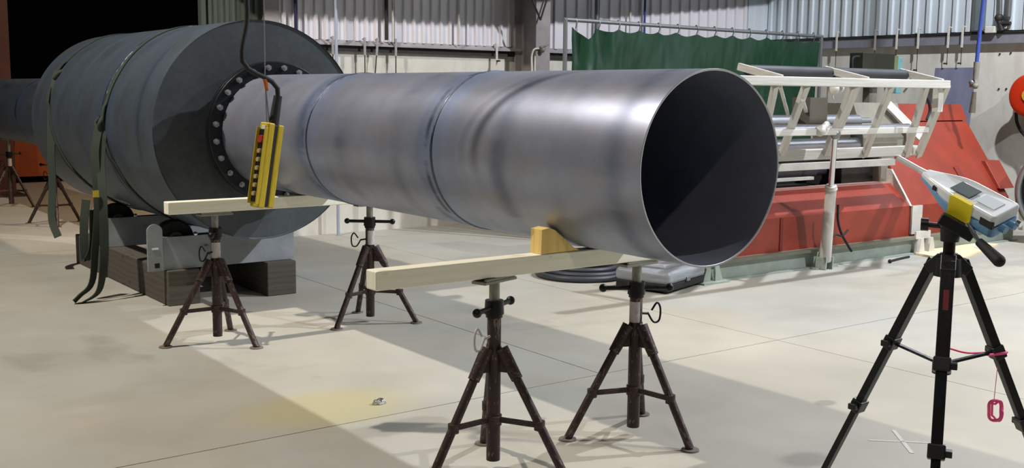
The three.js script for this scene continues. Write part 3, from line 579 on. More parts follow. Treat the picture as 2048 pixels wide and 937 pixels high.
  part(m, 'sticker', [lb(LB * 0.24, LB * 0.52, Math.min(cs, cs * 0.985) - 0.0004, Math.max(cs, cs * 0.985) + 0.0004, -0.03, 0.017, 0.0003), lb(LB * 0.26, LB * 0.50, Math.min(cs, cs * 0.72), Math.max(cs, cs * 0.72), 0.0176, 0.0186, 0.0003)], sg, 'yellow calibration sticker');
  part(m, 'side_button', lb(LB * 0.72, LB * 0.77, Math.min(camSide * 0.018, camSide * 0.0335), Math.max(camSide * 0.018, camSide * 0.0335), 0.0, 0.010, 0.001), M.blackPlastic);
  part(m, 'socket', lb(-0.003, 0.03, Math.min(camSide * 0.02, camSide * 0.0415), Math.max(camSide * 0.02, camSide * 0.0415), -0.013, 0.006, 0.002), M.blackPlastic, 'black cable socket');
  const lp = (x, y, z) => new THREE.Vector3(x, y, z).applyMatrix4(m4);
  part(m, 'connector', [rod(lp(-0.001, 0.012 * camSide, -0.018), lp(-0.016, 0.012 * camSide, -0.018), 0.009), rod(lp(-0.001, -0.012 * camSide, -0.018), lp(-0.02, -0.012 * camSide, -0.018), 0.008)], bsh);
  part(m, 'connector_cap', rod(lp(-0.016, -0.02 * camSide, -0.012), lp(-0.026, -0.02 * camSide, -0.012), 0.007), M.chrome, 'chrome connector cap');
  part(m, 'microphone', [rod(lp(LB * 0.98, 0, 0.003), lp(LB * 0.98 + 0.02, 0, 0.005), 0.0085, 0.0065, 16), rod(lp(LB * 0.98 + 0.02, 0, 0.005), lp(LB + 0.078, 0, 0.006), 0.0062, 0.0066, 16)], std({ color: 0xdcdce2, roughness: 0.4, metalness: 0.3 }), 'slim silver microphone stem');
  // pink flagging tape tied to the right leg
  const pk = std({ color: 0xff5c9e, roughness: 0.6 }), tp = thing('flagging_tape', 'bright pink flagging tape tied round a tripod leg with a dangling loop', 'tape', onP(1990, 722));
  const dl = dirAt(-28), lp0 = at(1.092).addScaledVector(dl, 0.03 + 0.208 * T);
  const ring = new THREE.TorusGeometry(0.02, 0.003, 8, 24); ring.rotateX(1.3); ring.translate(lp0.x, lp0.y, lp0.z); part(tp, 'knot', [clean(ring), tube([lp0.clone().addScaledVector(right, -0.02), lp0.clone().addScaledVector(right, -0.06).add(new THREE.Vector3(0, -0.005, 0)), lp0.clone().addScaledVector(right, -0.1).add(new THREE.Vector3(0, 0.002, 0))], 0.0022, 20, 6)], pk);
  const e0 = onP(1995, 735), e1 = onP(1988, 800); part(tp, 'thread', rod(e0, e1, 0.0008, 0.0008, 5), pk);
  const lpts = []; for (let k = 0; k < 24; k++) { const g = k / 24 * Math.PI * 2; lpts.push(onP(1990 + 14 * Math.sin(g) + 2 * Math.sin(3 * g), 822 - 20 * Math.cos(g), 0.006 * Math.sin(2 * g))); }
  part(tp, 'loop', [tube(lpts, 0.0034, 60, 8, true), tube(lpts.map((p, i) => p.clone().lerp(lpts[(i + 12) % 24], 0.07).add(new THREE.Vector3(0.002, 0.004 * Math.sin(i), 0.004))), 0.0024, 60, 8, true)], pk);
}
/* ---------------------------------------------------- plate rolling machine */
{
  const t = thing('plate_rolling_machine', 'red and cream plate bending roll machine with a tilted cream ladder table', 'machine', V(9.5, 0, 7.1));
  const X0 = 6.92, X1 = 12.1;
  part(t, 'plinth_beam', [box(X0, X1, 0.0, 0.012, 6.5, 6.75), box(X0, X1, 0.012, 0.165, 6.56, 6.575), box(X0, X1, 0.0, 0.165, 7.6, 7.62)], M.plinth, 'pale green plinth beam');
  part(t, 'plinth_top', box(X0, X1, 0.155, 0.18, 6.5, 7.7), M.plinthTop);
  part(t, 'red_body', prismX([[6.6, 0.18], [6.6, 0.5], [6.84, 0.725], [6.95, 0.73], [6.95, 0.68], [7.6, 0.68], [7.6, 0.18]], 7.3, 10.09), M.red);
  part(t, 'red_body_lip', box(7.3, 10.1, 0.722, 0.735, 6.835, 6.98), paint(0xc99a90, 0.5));
  part(t, 'seam_strip', box(8.02, 8.06, 0.19, 0.5, 6.592, 6.6), paint(0x7d2418, 0.5));
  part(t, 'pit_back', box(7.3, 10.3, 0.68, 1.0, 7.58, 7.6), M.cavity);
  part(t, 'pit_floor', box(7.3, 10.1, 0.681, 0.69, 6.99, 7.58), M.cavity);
  // end housings (leaning front)
  const house = (x0, x1) => part(t, 'end_housing', prismX([[6.6, 0.18], [6.6, 0.5], [7.18, 1.345], [7.7, 1.345], [7.9, 0.18]], x0, x1, 0.004), M.red);
  house(10.10, 12.02); house(6.95, 7.28);
  part(t, 'housing_cap', prismX([[7.2, 1.365], [7.29, 1.545], [7.66, 1.545], [7.7, 1.365]], 10.72, 12.06, 0.004), M.red);
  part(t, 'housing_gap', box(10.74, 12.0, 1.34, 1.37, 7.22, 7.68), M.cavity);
  part(t, 'side_box', prismX([[6.62, 0.6], [6.82, 0.9], [7.2, 0.9], [7.2, 0.6]], 11.86, 12.16, 0.004), M.red);
  part(t, 'housing_slot', [bar(V(11.30, 0.66, 6.70), V(11.28, 0.86, 6.836), 0.1, 0.012, new THREE.Vector3(1, 0, 0))], paint(0x8a2c1e, 0.6), 'dark red slot cover');
  part(t, 'edge_plate', prismX([[6.585, 0.5], [6.84, 0.87], [7.0, 0.87], [6.7, 0.5]], 10.07, 10.1), M.machineCream);
  // cream bracket with flared feet on the plinth
  part(t, 'front_bracket', [box(10.1, 10.28, 0.2, 0.5, 6.575, 6.6), box(10.06, 10.32, 0.16, 0.24, 6.49, 6.51), prism(poly([[10.06, 0.0], [10.1, 0.17], [10.14, 0.17], [10.17, 0.0]]), 0.06, new THREE.Matrix4().makeTranslation(0, 0, -6.51)), prism(poly([[10.24, 0.0], [10.27, 0.17], [10.31, 0.17], [10.36, 0.0]]), 0.06, new THREE.Matrix4().makeTranslation(0, 0, -6.51))], M.machineCream);
  for (const x of [6.98, 8.5]) part(t, 'plinth_foot', [prism(poly([[x - 0.1, 0], [x - 0.04, 0.16], [x + 0.0, 0.16], [x + 0.0, 0]]), 0.02, new THREE.Matrix4().makeTranslation(0, 0, -6.5)), box(x - 0.14, x + 0.18, 0, 0.015, 6.42, 6.5), prism(poly([[x + 0.06, 0], [x + 0.06, 0.16], [x + 0.1, 0.16], [x + 0.16, 0]]), 0.02, new THREE.Matrix4().makeTranslation(0, 0, -6.5))], M.plinth);
  // working rolls
  const roll = (y, a, r, x0, x1, m) => part(t, 'work_roll', [rod(V(x0, y, a), V(x1, y, a), r, r, 32), rod(V(x0 - 0.15, y, a), V(x1 + 0.2, y, a), r * 0.6, r * 0.6, 20)], m);
  roll(1.37, 7.05, 0.075, 7.3, 9.72, M.rollSteel); roll(1.30, 6.82, 0.05, 7.3, 10.3, M.rollSteel); roll(1.12, 7.05, 0.085, 7.3, 9.72, M.rollSteel); roll(0.86, 7.2, 0.085, 7.3, 9.2, M.rollDark);
  part(t, 'roll_rail', box(7.3, 9.93, 0.925, 0.99, 6.7, 6.78), M.machineCream);
  part(t, 'inner_rail', box(7.3, 8.9, 0.80, 0.83, 6.92, 6.97), M.machineCream);
  part(t, 'roll_stand', prismX([[6.95, 1.0], [6.95, 1.2], [7.1, 1.56], [7.6, 1.56], [7.6, 1.0]], 9.72, 10.5, 0.004), M.machineGrey);
  part(t, 'roll_stand_edge', [bar(V(10.22, 1.545, 7.02), V(10.6, 1.2, 6.86), 0.1, 0.03, new THREE.Vector3(1, 0, 0.2)), bar(V(10.45, 1.26, 6.9), V(10.42, 1.02, 6.86), 0.06, 0.03, new THREE.Vector3(1, 0, 0.2))], M.machineCream);
  part(t, 'pit_shade_block', box(9.45, 10.08, 0.695, 0.97, 7.0, 7.45, 0.01), M.darkSteel);  // dark block added to stand in for shade at the pit end
  part(t, 'stand_foot', box(9.98, 10.2, 0.72, 1.02, 6.9, 7.1), M.machineGrey);
  // tilted ladder table
  const tb = part(t, 'ladder_table', [bar(V(6.3, 1.75, 5.72), V(9.215, 1.75, 5.72), 0.075, 0.075, UP), bar(V(7.0, 1.318, 6.15), V(9.6, 1.318, 6.15), 0.06, 0.06, UP), bar(V(7.2, 1.09, 6.5), V(9.99, 1.09, 6.5), 0.1, 0.08, UP)], M.machineCream, 'cream ladder frame');
  const ups = [[1550, 1520, 0.05], [1612, 1562, 0.06], [1710, 1652, 0.10], [1782, 1728, 0.06], [1852, 1812, 0.06], [1893, 1836, 0.07]];
  for (const [xt, xb, w] of ups) { const p = onA(xt, 172, 5.72), q = onA(xb, 312, 6.5); part(tb, 'upright', bar(p, q, w, 0.05, new THREE.Vector3(1, 0, 0)), M.machineCream); }
  for (const [x0, y0, x1, y1] of [[1560, 172, 1576, 230], [1605, 200, 1615, 232]]) part(tb, 'strut', bar(onA(x0, y0, 5.8), onA(x1, y1, 6.6), 0.03, 0.03, new THREE.Vector3(1, 0, 0)), M.machineCream);
  // idle rollers over the table with their brackets
  for (const [x0, x1] of [[6.93, 8.0], [8.04, 9.12]]) part(tb, 'idle_roller', rod(V(x0, 1.84, 6.1), V(x1, 1.84, 6.1), 0.046, 0.046, 28), M.rollDark, 'dark idle roller');
  for (const x of [6.9, 8.02, 9.14]) part(tb, 'roller_bracket', bar(V(x - 0.02, 1.87, 6.16), V(x - 0.0, 1.77, 5.72), 0.03, 0.06, new THREE.Vector3(1, 0, 0)), M.machineCream);
  part(tb, 'end_gusset', box(9.12, 9.2, 1.5, 1.72, 5.74, 5.8), M.machineCream);
  part(tb, 'lug', [ball(onA(1640, 262, 6.12), 0.05), rod(onA(1640, 262, 6.12), onA(1655, 248, 6.12), 0.03)], M.machineCream);
  // hydraulic prop
  const p0 = onA(1650, 522, 6.42), p1 = onA(1662, 378, 6.3), p2 = onA(1670, 268, 6.16), pc = onA(1645, 470, 6.38);
  const pr = part(t, 'prop_cylinder', [rod(p0, p1, 0.055, 0.05, 20), rod(p1, p1.clone().lerp(p2, 0.06), 0.06, 0.05, 20)], M.machineCream);
  part(pr, 'chrome_rod', rod(p1, p2, 0.026, 0.026, 16), M.chrome, 'chrome prop rod');
  part(pr, 'rod_eye', [ball(p2, 0.05)], M.galv);
  for (const o of [-0.05, 0.05]) part(pr, 'prop_foot', bar(p0.clone().add(new THREE.Vector3(o, 0.04, 0)), p0.clone().setY(0).add(new THREE.Vector3(o - 0.01, 0.0, 0)), 0.02, 0.12, new THREE.Vector3(1, 0, 0)), M.plinth);
  const hose = [[1676, 410], [1676, 440], [1682, 465], [1694, 488], [1703, 503]].map(q => onA(q[0], q[1], 6.36));
  part(pr, 'hydraulic_hose', [tube(hose, 0.012, 30, 8), tube([[1662, 478], [1672, 470], [1684, 472], [1696, 460]].map(q => onA(q[0], q[1], 6.36)), 0.01, 24, 8)], M.blackRubber);
  // table cable with white junction
  part(tb, 'junction', [ball(onA(1668, 178, 6.0), 0.05), ball(onA(1678, 176, 6.0), 0.045)], M.white);
  part(tb, 'white_cable', tube([[1666, 182], [1666, 195], [1670, 206]].map(q => onA(q[0], q[1], 6.0)), 0.008, 16, 8), M.white);
  part(tb, 'motor_box', box(8.0, 8.25, 1.38, 1.62, 6.3, 6.5), paint(0x5c564a, 0.6));
  part(tb, 'black_hose', tube([[1850, 190], [1858, 205], [1860, 222], [1854, 240]].map(q => onA(q[0], q[1], 6.3)), 0.016, 24, 8), M.blackRubber);
}
/* ------------------------------------------------------- welding curtain */
{
  const a = 9.2, t = thing('welding_curtain', 'dark green welding curtain hung from a steel tube frame behind the machine', 'curtain', V(9.6, 0, a));
  part(t, 'frame_post', rod(V(7.52, 0, a), V(7.52, 2.44, a), 0.024), M.galv); part(t, 'frame_post', rod(V(11.85, 0, a), V(11.85, 2.4, a), 0.024), M.galv);
  part(t, 'top_rail', rod(V(7.5, 2.42, a), V(11.87, 2.4, a), 0.022), M.galv);
  part(t, 'frame_foot', [box(7.48, 7.56, 0, 0.04, a - 0.35, a + 0.35), box(11.81, 11.89, 0, 0.04, a - 0.35, a + 0.35)], M.galv);
  const hooks = [7.66, 7.99]; for (let x = 8.28; x < 11.8; x += 0.31) hooks.push(x);
  const NX = 240, NY = 30, pos = [], idx = [], x0 = 7.62, x1 = 11.78, n = fbm(16, 4, 171);
  const sag = x => { let k = 0; while (k < hooks.length - 1 && hooks[k + 1] < x) k++; const l = hooks[k], r = hooks[k + 1] ?? l + 0.3, f = Math.max(0, Math.min(1, (x - l) / (r - l))); return (k === 0 ? 0.13 * (1 - Math.abs(2 * f - 1)) : 0.035 * Math.sin(Math.PI * f)) + 0.02 * (n(x * 0.21, 0.3) - 0.5); };
  for (let side = 0; side < 2; side++) for (let j = 0; j <= NY; j++) for (let i = 0; i <= NX; i++) {
    const x = x0 + (x1 - x0) * i / NX, v = j / NY, top = 2.345 - sag(x), y = top + (0.25 - top) * v, fold = Math.max(0, 1 - (x - x0) / 1.1);
    const w = fold * 0.05 * Math.sin(x * 19) + 0.16 * (n(x * 0.11, v * 0.12) - 0.5) + 0.03 * (n(x * 0.4, v * 0.3 + 0.5) - 0.5);
    pos.push(x + 0.01 * Math.sin(y * 6), y, -(a + w) + side * 0.003);
  }
  const S = (NX + 1) * (NY + 1); for (let s = 0; s < 2; s++) for (let j = 0; j < NY; j++) for (let i = 0; i < NX; i++) { const q = s * S + j * (NX + 1) + i, r = q + NX + 1; s ? idx.push(q, r, q + 1, q + 1, r, r + 1) : idx.push(q, q + 1, r, q + 1, r + 1, r); }
  const g = new THREE.BufferGeometry(); g.setAttribute('position', new THREE.Float32BufferAttribute(pos, 3)); g.setIndex(idx); g.computeVertexNormals();
  part(t, 'curtain_sheet', g, M.green, 'glossy dark green plastic sheet');
  for (const x of hooks) part(t, 'curtain_hook', tube([V(x, 2.33, a), V(x, 2.4, a - 0.028), V(x, 2.445, a), V(x, 2.41, a + 0.03)], 0.006, 16, 6), M.galv);
}
/* ----------------------------------------------- things on and by the walls */
// bar clamps hooked over the wall rails
function barClamp(label, p, out, len, lean, pale, group) {   // p = point on the rail edge, out = direction into the room
  const t = thing('bar_clamp', label, 'clamp', p.clone(), group), side = new THREE.Vector3().crossVectors(UP, out);
  const q = (o, y, s = 0) => p.clone().addScaledVector(out, o).addScaledVector(side, s + y * lean).add(new THREE.Vector3(0, y, 0));
  const dn = pale ? -0.2 : -0.12;
  part(t, 'hook', [bar(q(-0.03, 0.06), q(0.025, 0.075), 0.022, 0.014, side), bar(q(0.018, 0.08), q(0.018, dn), 0.026, 0.016, side)], pale ? M.white : M.flash);
  part(t, 'bar', bar(q(0.018, -0.1), q(0.018, -len), pale ? 0.007 : 0.012, 0.007, side), M.darkSteel);
  part(t, 'jaw', bar(q(0.018, -len + 0.02), q(0.08, -len + 0.02), 0.024, 0.02, side), M.darkSteel);
}
const inA = new THREE.Vector3(0, 0, 1), inB = new THREE.Vector3(-1, 0, 0);
for (const [x, len, lean, lab] of [[664, 0.6, 0, 'grey bar clamp hooked on the back rail next to the drum'], [728, 0.7, 0, 'bar clamp hooked on the back rail, straight, beside the leaning one'], [753, 0.7, 0.09, 'leaning bar clamp hooked on the back rail'], [790, 0.75, 0, 'bar clamp hooked on the back rail below the grey downpipe'], [992, 0.1, 0, 'short white hook on the back rail beside the column']])
  barClamp(lab, onA(x, 88 + (x - 676) * 0.03, BACK - 0.09).setY(2.16), inA, Math.max(len, 0.16), lean, x === 992, 'clamps on the back wall rail');
for (const [x, len, lab] of [[1675, 0.75, 'bar clamp hooked on the right wall rail beside the curtain edge'], [1752, 0.3, 'bar clamp hooked on the right wall rail above the dark cabinet'], [1795, 0.3, 'bar clamp hooked on the right wall rail above the cyan cabinet edge'], [1838, 0.5, 'bar clamp hooked on the right wall rail between cabinet and steel sheet'], [1898, 0.42, 'bar clamp hooked on the right wall rail above the violet sheet'], [1926, 0.42, 'bar clamp hooked on the right wall rail next to the blue hose']])
  barClamp(lab, onB(x, 78, RIGHT - 0.09).setY(2.46), inB, len, 0, true, 'clamps on the right wall rail');
{ // conduits and cables on the back wall
  const c = (name, label, cat, x, y0, y1, r, m, d = 0.115) => { const p = onA(x, 50, BACK - d), t = thing(name, label, cat, V(p.x, y0, BACK - d)); part(t, 'pipe', rod(V(p.x, y0, BACK - d), V(p.x, y1, BACK - d), r, r, 12), m); for (let y = 3.3; y < y1; y += 1.5) part(t, 'saddle', box(p.x - r - 0.02, p.x + r + 0.02, y - 0.015, y + 0.015, BACK - d - r - 0.003, BACK - 0.066), M.galv); return t; };
  c('downpipe', 'dark grey downpipe on the back wall sheeting', 'pipe', 773, 2.22, ROOF, 0.022, M.darkSteel);
  c('conduit', 'thin white conduit beside the dark downpipe', 'conduit', 786, 2.2, ROOF, 0.014, M.white);
  c('conduit', 'thin white conduit between downpipe and column', 'conduit', 918, 2.2, ROOF, 0.014, M.white);
  c('conduit', 'pale blue standing tube against the back wall near the drum', 'conduit', 672, 0, ROOF, 0.018, paint(0xb9c2d6, 0.5), 0.2);
  c('air_line', 'dark blue air line on the back wall near the door post', 'pipe', 592, 2.2, ROOF, 0.02, paint(0x23244e, 0.5));
  c('air_line', 'blue air line on the back wall above the green curtain', 'pipe', 1289, 2.2, ROOF, 0.016, paint(0x3a4a94, 0.5));
  c('conduit', 'white conduit on the back wall above the curtain', 'conduit', 1260, 2.2, ROOF, 0.014, M.white);
  c('conduit', 'grey conduit on the back wall above the curtain corner', 'conduit', 1193, 2.2, ROOF, 0.03, M.galv);
  // bent conduit on the column
  const t = thing('bent_conduit', 'white bent conduit with a valve on the steel column', 'conduit', V(8.42, 1.2, 10.7));
  part(t, 'pipe', [tube([onA(1064, 190, 10.70), onA(1064, 140, 10.70), onA(1064, 108, 10.70), onA(1068, 99, 10.70), onA(1078, 97, 10.70), onA(1092, 95, 10.70)], 0.012, 40, 8), tube([onA(1070, 190, 10.70), onA(1070, 140, 10.70), onA(1070, 112, 10.70)], 0.01, 20, 8)], M.white);
  part(t, 'valve', [ball(onA(1085, 100, 10.68), 0.035), bar(onA(1080, 94, 10.68), onA(1097, 90, 10.68), 0.02, 0.02, UP)], M.machineGrey);
  // bracing rods
  const b = thing('brace_rod', 'thin dark brace rods in a V in front of the steel column', 'brace', V(8.4, 2.4, 10.65));
  part(b, 'rod', rod(onA(1040, -60, 10.66), onA(1081, 40, 10.66), 0.012, 0.012, 8), M.darkSteel); part(b, 'rod', rod(onA(1081, 40, 10.66), onA(1112, -60, 10.66), 0.012, 0.012, 8), M.darkSteel);
}
{ // right wall fittings
  const t = thing('wall_valve', 'dark tee valve on the right wall sheeting', 'valve', onB(2000, 45, RIGHT - 0.1));
  const q = (x, y) => onB(x, y, RIGHT - 0.1);
  part(t, 'body', [rod(q(1996, 34), q(2004, 62), 0.04, 0.03, 14), ball(q(1998, 36), 0.055)], M.darkSteel); part(t, 'spout', rod(q(2000, 47), q(2021, 47), 0.03, 0.025, 14), M.darkSteel);
  part(t, 'riser', rod(q(2000, 36), q(2004, -120), 0.022, 0.022, 12), M.galv);
  const s = thing('wall_box', 'small white junction box on the right wall rail', 'box', onB(1980, 60, RIGHT - 0.1));
  const a = onB(1971, 53, RIGHT - 0.12), c = onB(1990, 66, RIGHT - 0.12); part(s, 'box', box(RIGHT - 0.14, RIGHT - 0.04, c.y, a.y, -c.z, -a.z, 0.01), M.white);
  const d = thing('downpipe', 'grey downpipe on the right wall behind the blue hose', 'pipe', V(RIGHT - 0.09, 2.46, 7.62)); part(d, 'pipe', box(RIGHT - 0.15, RIGHT - 0.085, 2.46, ROOF, 7.6, 7.72, 0.01), paint(0x6f7c7e, 0.5));
  const e = thing('conduit', 'grey conduit on the right wall past the valve', 'conduit', V(RIGHT - 0.09, 2.46, 7.3)); { const p = onB(2018, 20, RIGHT - 0.09); part(e, 'pipe', rod(V(RIGHT - 0.09, 2.62, -p.z), V(RIGHT - 0.09, ROOF, -p.z), 0.03, 0.03, 12), M.galv); }
}
{ // hanging blue air hose with tool
  const t = thing('air_hose_drop', 'blue air hose hanging from the roof with grey couplings at its end', 'hose', V(11.5, 1.46, 6.8));
  const q = (x, y) => onB(x, y, 11.5), top = q(1975, -80); 
  part(t, 'hose', tube([top.clone().setY(ROOF), top, q(1967, 0), q(1959, 70), q(1953, 130)], 0.022, 60, 10), paint(0x3c53a8, 0.45));
  part(t, 'coupling', [rod(q(1954, 124), q(1951, 160), 0.034, 0.028, 14), ball(q(1951, 172), 0.035), rod(q(1940, 172), q(1956, 174), 0.016, 0.016, 10)], M.machineGrey);
  part(t, 'regulator', [ball(q(1944, 165), 0.035)], M.galv);
  part(t, 'tool_handle', rod(q(1949, 184), q(1944, 226), 0.022, 0.036, 14), paint(0x6a6456, 0.6));
}
{ // fire hose reel on the right wall
  const c = onB(2058, 191, RIGHT - 0.32), t = thing('hose_reel', 'red fire hose reel with a yellow hub on the right wall', 'hose reel', V(RIGHT - 0.3, 1.4, -c.z));
  const disc = x => { const g = new THREE.LatheGeometry([[0, 0.012], [0.1, 0.016], [0.2, 0.012], [0.25, 0.0], [0.258, -0.012], [0.25, -0.02], [0, -0.02]].map(p => new THREE.Vector2(...p)), 48); g.rotateZ(Math.PI / 2); g.translate(x, c.y, c.z); return g; };
  const rm = std({ color: 0xc43318, roughness: 0.22 });
  part(t, 'reel_disc', disc(c.x), rm); part(t, 'reel_disc', disc(c.x + 0.2), rm);
  part(t, 'hub', rod(c.clone(), c.clone().add(new THREE.Vector3(-0.03, 0, 0)), 0.085, 0.075, 28), paint(0xd9b437, 0.5), 'yellow hub disc');
  for (let k = 0; k < 4; k++) { const g = new THREE.TorusGeometry(0.19, 0.02, 8, 40); g.rotateY(Math.PI / 2); g.translate(c.x + 0.04 + k * 0.04, c.y, c.z); part(t, 'hose_turn', g, M.blackRubber); }
  part(t, 'wall_bracket', [box(c.x + 0.18, RIGHT - 0.065, c.y - 0.04, c.y + 0.04, -c.z - 0.04, -c.z + 0.04)], M.darkSteel);
  const q = (x, y) => onB(x, y, RIGHT - 0.2);
  part(t, 'hose_tail', tube([q(2032, 225), q(2034, 245), q(2042, 262), q(2052, 275), q(2058, 320), q(2056, 400)], 0.02, 40, 10), M.blackRubber);
}
{ // large drum fan at the right edge
  const c = onY(2046, 492, 0), t = thing('drum_fan', 'large round floor fan with grey housing and black grille at the right', 'fan', V(c.x + 0.45, 0, -c.z - 0.25));
  const ctr = V(c.x + 0.47, 0.60, -c.z - 0.25), n = camera.position.clone().sub(ctr).setY(0).normalize();
  const q = new THREE.Quaternion().setFromUnitVectors(UP, n), pl = g => { g.applyQuaternion(q); g.translate(ctr.x, ctr.y, ctr.z); return g; };
  part(t, 'housing', pl(new THREE.LatheGeometry([[0.52, -0.18], [0.56, -0.16], [0.57, 0], [0.56, 0.16], [0.52, 0.18], [0.5, 0.16], [0.5, -0.16], [0.52, -0.18]].map(p => new THREE.Vector2(...p)), 64)), M.galv, 'grey round housing');
  for (let k = 1; k < 9; k++) { const g = new THREE.TorusGeometry(0.06 * k, 0.004, 6, 48); g.rotateX(Math.PI / 2); g.translate(0, 0.15, 0); part(t, 'grille_ring', pl(g), M.blackMetal); }
  part(t, 'back_disc', pl(new THREE.CylinderGeometry(0.5, 0.5, 0.01, 48).translate(0, -0.1, 0)), M.blackRubber);
  for (let k = 0; k < 5; k++) { const g = new RoundedBoxGeometry(0.4, 0.012, 0.16, 1, 0.004); g.rotateX(0.5); g.translate(0.25, 0, 0); g.rotateY(k * 1.2566); part(t, 'fan_blade', pl(g), M.blackMetal); }
  part(t, 'motor', pl(new THREE.CylinderGeometry(0.09, 0.09, 0.16, 24)), M.blackMetal);
  part(t, 'foot_frame', [rod(ctr.clone().add(new THREE.Vector3(-0.2, -0.52, 0.15)), ctr.clone().add(new THREE.Vector3(-0.2, -0.585, -0.25)), 0.015), rod(ctr.clone().add(new THREE.Vector3(0.2, -0.52, 0.25)), ctr.clone().add(new THREE.Vector3(0.2, -0.585, -0.15)), 0.015), box(ctr.x - 0.3, ctr.x + 0.3, 0, 0.03, -ctr.z - 0.25, -ctr.z - 0.2)], M.blackMetal);
}
{ // control cabinet behind the machine and a leaning sheet
  const t = thing('control_cabinet', 'dark control cabinet with a cyan side edge on a post behind the machine', 'cabinet', V(11.9, 0, 8.4));
  const p = onA(1727, 105, 8.3), q = onA(1788, 155, 8.3);
  part(t, 'case', box(p.x, q.x, q.y, p.y, 8.3, 8.5, 0.01), paint(0x2e3222, 0.6), 'black olive case');
  part(t, 'edge_strip', box(q.x, q.x + 0.09, q.y, p.y - 0.02, 8.31, 8.5, 0.006), paint(0x7d8a5e, 0.6)); part(t, 'side_panel', box(q.x + 0.09, q.x + 0.2, q.y - 0.2, p.y - 0.04, 8.32, 8.5, 0.006), paint(0x7fbcc4, 0.5), 'cyan side panel');
  part(t, 'base_tray', box(p.x - 0.1, q.x, q.y - 0.1, q.y - 0.03, 8.28, 8.52, 0.006), paint(0x6c6a4c, 0.6)); part(t, 'post', box(p.x + 0.25, p.x + 0.4, 0, q.y - 0.05, 8.36, 8.46), M.machineGrey);
  part(t, 'handle', tube([[1718, 113], [1706, 116], [1704, 128], [1705, 142]].map(e => onA(e[0], e[1], 8.29)), 0.018, 24, 8), M.blackRubber);
  const s = thing('steel_sheet', 'violet grey steel sheet standing against the right wall', 'sheet', V(12.75, 0, 7.9));
  const u = onB(1855, 137, 12.8), v = onB(1937, 135, 12.8);
  part(s, 'sheet', (() => { const g = new THREE.BoxGeometry(0.012, 2.02, Math.abs(u.z - v.z)); g.rotateZ(-0.1); g.translate(12.88, 1.0, (u.z + v.z) / 2); return g; })(), paint(0x8f90a8, 0.5, 0.2));
}
/* --------------------------------------------------------------- floor things */
{
  const cn = [onY(1830, 510, 0), onY(1912, 526, 0), onY(1996, 492, 0), onY(1905, 485, 0)], t = thing('plywood_board', 'pale plywood board lying on the floor in front of the red housing', 'board', cn[0].clone());
  const sh = poly(cn.map(p => [p.x, -p.z])); const g = new THREE.ExtrudeGeometry(sh, { depth: 0.02, bevelEnabled: false }); g.applyMatrix4(new THREE.Matrix4().makeBasis(new THREE.Vector3(1, 0, 0), new THREE.Vector3(0, 0, -1), UP)); g.translate(0, 0.002, 0);
  part(t, 'board', uvm(g, 'x'), M.ply);
  const p = thing('paper_sheet', 'white paper sheet lying on the plywood board', 'paper', onY(1965, 490, 0.024));
  const pc = [onY(1942, 493, 0.023), onY(1962, 500, 0.023), onY(1988, 491, 0.023), onY(1966, 487, 0.023)]; const g2 = new THREE.ExtrudeGeometry(poly(pc.map(q => [q.x, -q.z])), { depth: 0.001, bevelEnabled: false }); g2.applyMatrix4(new THREE.Matrix4().makeBasis(new THREE.Vector3(1, 0, 0), new THREE.Vector3(0, 0, -1), UP)); g2.translate(0, 0.023, 0);
  part(p, 'paper', g2, M.white);
}
{ // hose coil and grey case
  const t = thing('hose_coil', 'coil of dark grey hose on the floor beside the grey case', 'hose', V(6.35, 0, 7.35)), P = [];
  for (let k = 0; k <= 150; k++) { const g = k / 150 * Math.PI * 6.6 + 1, r = 0.44 - 0.012 * g * 0.7 + 0.02 * Math.sin(g * 0.7); P.push(V(6.32 + r * Math.cos(g), 0.03 + 0.028 * Math.floor(k / 48), 7.4 + r * 0.95 * Math.sin(g))); }
  part(t, 'hose', tube(P, 0.026, 320, 10), paint(0x3c4048, 0.5));
  const c = thing('floor_case', 'low grey plastic case on a black base on the floor under the pipe', 'case', V(6.5, 0, 6.6));
  const ctr = V(6.51, 0, 6.62), ry = 0.30, pl = (w, h, d, y, r) => { const g = new RoundedBoxGeometry(w, h, d, 3, r); g.rotateY(ry); g.translate(ctr.x, y, ctr.z); return g; };
  part(c, 'base', pl(0.66, 0.06, 0.5, 0.05, 0.01), M.blackRubber, 'black base'); part(c, 'lid', pl(0.68, 0.11, 0.52, 0.13, 0.04), paint(0x9aa0a6, 0.45), 'grey lid'); part(c, 'lid_dome', pl(0.42, 0.06, 0.3, 0.19, 0.029), paint(0x9aa0a6, 0.4));
  for (const [sx, sz] of [[-1, -1], [1, -1], [-1, 1], [1, 1]]) { const o = new THREE.Vector3(sx * 0.28, 0, sz * 0.2).applyAxisAngle(UP, ry).add(ctr); part(c, 'foot', rod(o.clone(), o.clone().setY(0.03), 0.025, 0.025, 12), M.blackRubber); }
  part(c, 'latch', pl(0.06, 0.04, 0.54, 0.095, 0.008), M.galv);
}
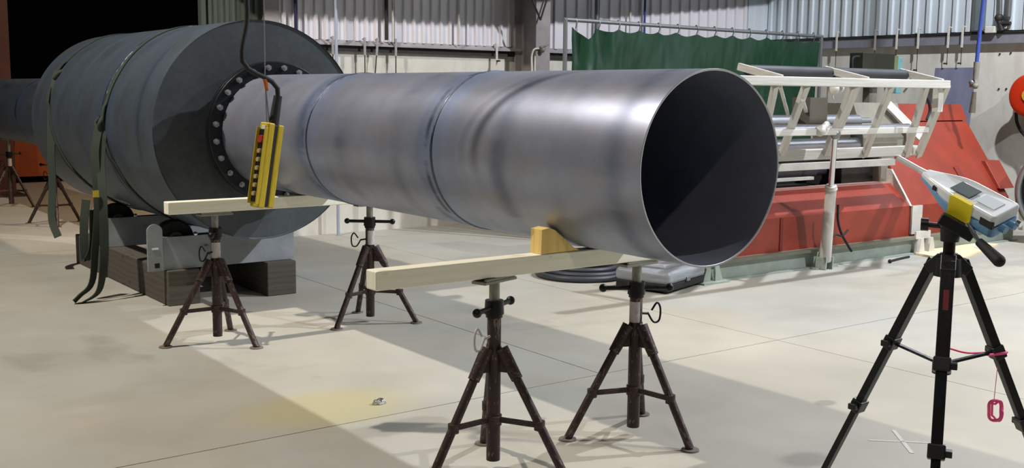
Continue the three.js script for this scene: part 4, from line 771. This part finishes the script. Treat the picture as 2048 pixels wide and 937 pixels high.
{ // chalk cross, scrap, pellets
  const t = thing('chalk_cross', 'white chalk cross marked on the floor beside the tripod', 'marking', onY(1805, 884, 0));
  const ln = (x0, y0, x1, y1, w) => { const p = onY(x0, y0, 0.0012), q = onY(x1, y1, 0.0012); return bar(p, q, w, 0.0012, new THREE.Vector3().crossVectors(UP, q.clone().sub(p))); };
  part(t, 'line', ln(1737, 881, 1892, 888, 0.014), M.white); part(t, 'line', ln(1787, 861, 1824, 907, 0.02), M.white);
  const s = thing('metal_scrap', 'shiny curl of metal swarf on the floor by the yellow patch', 'scrap', onY(758, 803, 0)), c0 = onY(758, 804, 0.012);
  const pts = []; for (let k = 0; k < 40; k++) pts.push(c0.clone().add(new THREE.Vector3(0.035 * Math.cos(k * 0.8) * (0.5 + k / 60), 0.012 * Math.sin(k * 1.7), 0.02 * Math.sin(k * 0.8)))); part(s, 'curl', tube(pts, 0.003, 120, 5), M.chrome);
  const w = thing('cable_end', 'thin dark cable lying on the floor along the plinth', 'cable', onY(1800, 515, 0)); part(w, 'cable', tube([onY(1780, 523, 0.012), onY(1795, 519, 0.012), onY(1808, 516, 0.012), onY(1818, 514, 0.012)], 0.012, 30, 8),M.blackRubber); part(w, 'plug', ball(onY(1780, 523, 0.02), 0.02), M.blackRubber);
}
/* ------------------------------------------------------------ outside the door */
{
  const t = thing('red_steel_post', 'tall red steel post outside the doorway', 'post', onY(8, 392, 0)); const p = onY(6, 392, 0);
  part(t, 'post', box(p.x - 0.16, p.x + 0.16, 0, 6.5, -p.z - 0.16, -p.z + 0.16), paint(0x4a1a12, 0.6)); part(t, 'base_plate', box(p.x - 0.28, p.x + 0.28, 0, 0.03, -p.z - 0.28, -p.z + 0.28), M.darkSteel);
  const k = thing('skip_bin', 'orange steel skip bin in the dark yard outside', 'bin', V(5.0, 0, 20.5));
  part(k, 'body', prismX([[19.8, 0.12], [19.5, 1.25], [22.3, 1.25], [22.0, 0.12]], 2.6, 8.2), paint(0x9c4a1c, 0.6)); part(k, 'rim', [box(2.55, 8.25, 1.22, 1.3, 19.42, 19.52), box(2.55, 8.25, 1.22, 1.3, 22.28, 22.38)], paint(0xa04a1a, 0.6));
  for (const x of [2.8, 4.2, 5.6, 7.0, 8.0]) part(k, 'rib', bar(V(x, 0.14, 19.77), V(x, 1.22, 19.47), 0.08, 0.05, new THREE.Vector3(1, 0, 0)), paint(0xa04a1a, 0.6));
  part(k, 'skid', [box(3.0, 3.2, 0, 0.12, 19.9, 21.9), box(7.6, 7.8, 0, 0.12, 19.9, 21.9)], M.darkSteel);
}
renderer.render(scene, camera);
